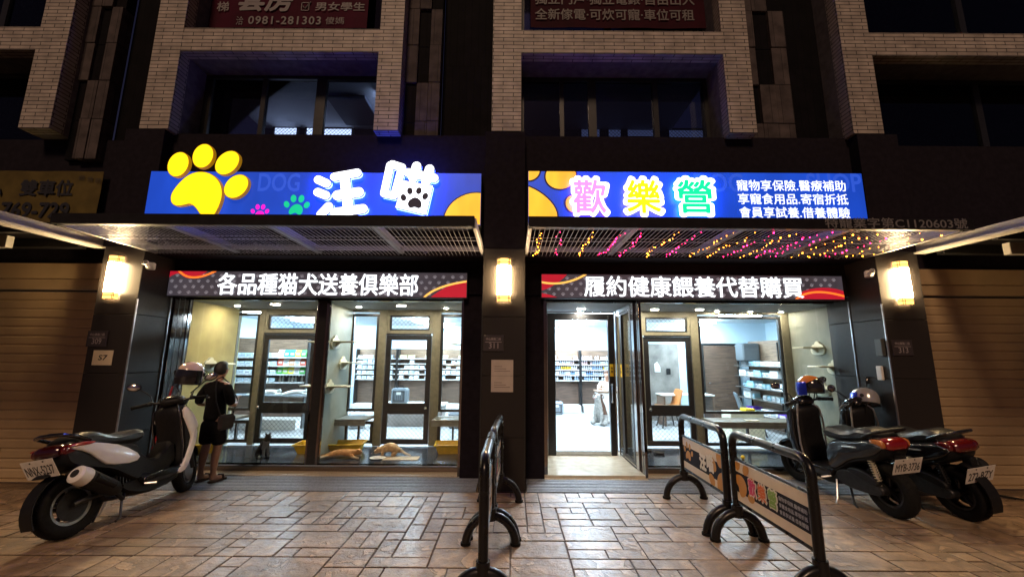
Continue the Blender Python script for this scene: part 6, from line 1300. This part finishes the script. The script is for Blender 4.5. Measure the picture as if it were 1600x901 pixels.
def person_standing():
    t = thing('person', 'person in black T-shirt and dark shorts standing at the left shop window', 'person', (-3.86, 5.50, .012), R(-8))
    J = [(0, 0, .78, .085), (0, 0, .92, .095), (0, -.01, 1.06, .105), (0, -.01, 1.17, .09), (0, 0, 1.235, .05), (0, .015, 1.285, .045), (0, .03, 1.345, .062), (0, .03, 1.40, .076), (0, .025, 1.445, .068)]
    E = chainE(tuple(range(9)))
    J += [(.0, .105, 1.365, .014), (.072, .02, 1.375, .012), (-.072, .02, 1.375, .012)]; E += [(7, 9), (7, 10), (7, 11)]
    for s in (-1, 1):
        o = len(J); J += [(s*.08, 0, .74, .082), (s*.085, .01, .56, .07), (s*.085, .015, .42, .05), (s*.088, -.012, .30, .051), (s*.09, -.015, .17, .036), (s*.09, -.02, .065, .031), (s*.092, .05, .035, .032), (s*.096, .12, .026, .028), (s*.098, .165, .022, .02)]
        E += [(0, o)]+[(o+i, o+i+1) for i in range(8)]; E.append((o+5, len(J))); J.append((s*.09, -.055, .032, .026))
        o = len(J); J += [(s*.135, -.01, 1.19, .058), (s*.195, -.03, 1.08, .05), (s*.235, -.03, .95, .038), (s*.20, .08, .94, .034), (s*.12, .19, .98, .026)]
        E += [(3, o)]+[(o+i, o+i+1) for i in range(4)]; hand(J, E, (s*.12, .19, .98), (-s*.35, .6, .35), (0, .4, -.5) if 0 else (0, -.3, .9), s, len(J)-1)
    skin_mesh('body', J, E, SKIN, t, 2)
    # clothes follow the body
    J = [(0, 0, .72, .132), (0, 0, .80, .130), (0, 0, .92, .120), (0, -.01, 1.06, .132), (0, -.01, 1.165, .112), (0, 0, 1.225, .075), (0, .005, 1.245, .062)]; E = chainE(tuple(range(7)))
    for s in (-1, 1): o = len(J); J += [(s*.145, -.01, 1.175, .066), (s*.20, -.03, 1.07, .062), (s*.235, -.03, .985, .056), (s*.235, .0, .955, .05)]; E += [(4, o)]+[(o+i, o+i+1) for i in range(3)]
    skin_mesh('t_shirt', J, E, TEE, t, 2)
    J = [(0, 0, .80, .128), (0, 0, .72, .125)]; E = [(0, 1)]
    for s in (-1, 1): o = len(J); J += [(s*.085, .005, .64, .102), (s*.09, .01, .52, .09), (s*.092, .012, .43, .086)]; E += [(1, o), (o, o+1), (o+1, o+2)]
    skin_mesh('shorts', J, E, SHORTS, t, 2)
    J = [(0, .0, 1.315, .046), (0, -.002, 1.36, .078), (0, .008, 1.41, .088), (0, .02, 1.455, .076), (0, .06, 1.465, .05), (0, .095, 1.445, .028)]; skin_mesh('hair', J, chainE(tuple(range(6))), HAIR, t, 2)
    for s in (-1, 1):
        m = MB(); m.ball((s*.03, .098, 1.395), .011, 8); m.build('eye', GLOSSBLK, t)
        m = MB(); M = Matrix.Translation((s*.095, .055, 0)) @ Matrix.Scale(1, 4); m.add([(x, y, z) for z in (.0, .018) for x, y in smooth_poly([(-.045, -.125), (.045, -.125), (.052, .0), (.055, .09), (.02, .135), (-.03, .12), (-.048, .0)], 2)], [tuple(range(28))[::-1], tuple(range(28, 56))]+[(i, (i+1) % 28, 28+(i+1) % 28, 28+i) for i in range(28)], M)
        m.tube([(s*.095-.05, .10, .012), (s*.095-.035, .11, .06), (s*.095+.03, .11, .06), (s*.095+.05, .10, .012)], .012, 6); m.build('sandal', mat('sandal_brown', (.06, .035, .025), .6), t)
    MB().tube([(.0, -.0, .0)], .01) if 0 else None
    b = thing('shoulder_bag', 'small dark shoulder bag hanging on the right side of the standing person', 'bag', (-3.86, 5.50, .012), R(-8))
    m = MB(); m.tube([(.06, -.10, 1.27), (.10, -.145, 1.15), (.15, -.165, 1.0), (.19, -.12, .83)], .008, 6); m.tube([(.06, -.10, 1.27), (.04, .0, 1.30), (.08, .1, 1.2), (.18, .14, 1.0), (.21, .06, .83)], .008, 6); m.build('strap', BLACKAL, b)
    m = MB(); m.box(.165, .235, -.15, .09, .64, .83, .03); m.build('pouch', mat('bag_leather', (.025, .018, .018), .5, var=.3), b); m = MB(); m.box(.236, .241, -.13, .07, .74, .80, .002); m.build('flap', MATS['bag_leather'], b)
person_standing()
def person_seated():
    t = thing('person', 'person in a pale top seated behind the white desk, partly hidden by the door frame', 'person', (2.46, 10.78, .05), R(180))
    J = [(0, 0, .46, .12), (0, 0, .60, .12), (0, .02, .76, .13), (0, .03, .88, .11), (0, .04, .95, .05), (0, .06, 1.0, .045), (0, .08, 1.06, .06), (0, .085, 1.11, .075), (0, .08, 1.16, .065), (0, .165, 1.08, .013), (.072, .075, 1.09, .012), (-.072, .075, 1.09, .012)]
    E = chainE(tuple(range(9)))+[(7, 9), (7, 10), (7, 11)]
    for s in (-1, 1):
        o = len(J); J += [(s*.14, .03, .89, .055), (s*.21, .06, .75, .045), (s*.17, .24, .76, .032)]; E += [(3, o), (o, o+1), (o+1, o+2)]; hand(J, E, (s*.17, .24, .76), (-s*.2, 1, 0), (0, 0, 1), s, len(J)-1)
        o = len(J); J += [(s*.09, .05, .45, .085), (s*.10, .38, .45, .06), (s*.10, .40, .25, .05), (s*.10, .38, .06, .034), (s*.10, .48, .035, .03)]; E += [(0, o)]+[(o+i, o+i+1) for i in range(4)]
    skin_mesh('body', J, E, SKIN, t, 2)
    J = [(0, 0, .46, .15), (0, 0, .60, .14), (0, .02, .76, .15), (0, .03, .88, .125), (0, .04, .93, .065)]; E = chainE(tuple(range(5)))
    for s in (-1, 1): o = len(J); J += [(s*.15, .03, .885, .07), (s*.215, .06, .75, .06), (s*.20, .14, .755, .05)]; E += [(3, o), (o, o+1), (o+1, o+2)]
    skin_mesh('pale_top', J, E, mat('beige_cotton', (.62, .50, .40), .85, var=.1), t, 2)
    J = [(0, .045, 1.03, .05), (0, .04, 1.08, .08), (0, .05, 1.14, .086), (0, .075, 1.19, .068), (0, .13, 1.17, .035)]; skin_mesh('hair', J, chainE(tuple(range(5))), mat('brown_hair', (.10, .05, .03), .5), t, 2)
    J = [(0, 0, .45, .13)]; E = []
    for s in (-1, 1): o = len(J); J += [(s*.09, .06, .45, .1), (s*.10, .36, .455, .075), (s*.10, .40, .25, .062), (s*.10, .385, .10, .055)]; E += [(0, o)]+[(o+i, o+i+1) for i in range(3)]
    skin_mesh('trousers', J, E, SHORTS, t, 2)
    for s in (-1, 1): MB().ball((s*.028, .15, 1.115), .010, 8).build('eye', GLOSSBLK, t)
    q = thing('stool', 'dark stool under the seated person behind the white desk', 'stool', (2.46, 10.80, .05)); MB().lathe([(.15, .30), (.17, .315), (.17, .335), (.15, .345)], 18).build('seat', BLACKPL, q)
    for i in range(4): a = R(45+90*i); MB().tube([(.1*math.cos(a), .1*math.sin(a), .30), (.16*math.cos(a), .16*math.sin(a), 0)], .013, 7).build('leg', BLACKAL, q)
person_seated()

# ------------------------------------------------------------------ put every group's origin at its base
bpy.context.view_layer.update()
for o in [o for o in COL.objects if o.parent is None and o.type == 'EMPTY' and o.location.length < 1e-6 and o.children]:
    lo = Vector((1e9,)*3); hi = -lo
    for c in o.children_recursive:
        if c.type != 'MESH': continue
        for k in c.bound_box:
            p = c.matrix_world @ Vector(k)
            for i in range(3): lo[i] = min(lo[i], p[i]); hi[i] = max(hi[i], p[i])
    b = Vector(((lo.x+hi.x)/2, (lo.y+hi.y)/2, lo.z)); o.location = b
    for c in o.children: c.location = c.location-b
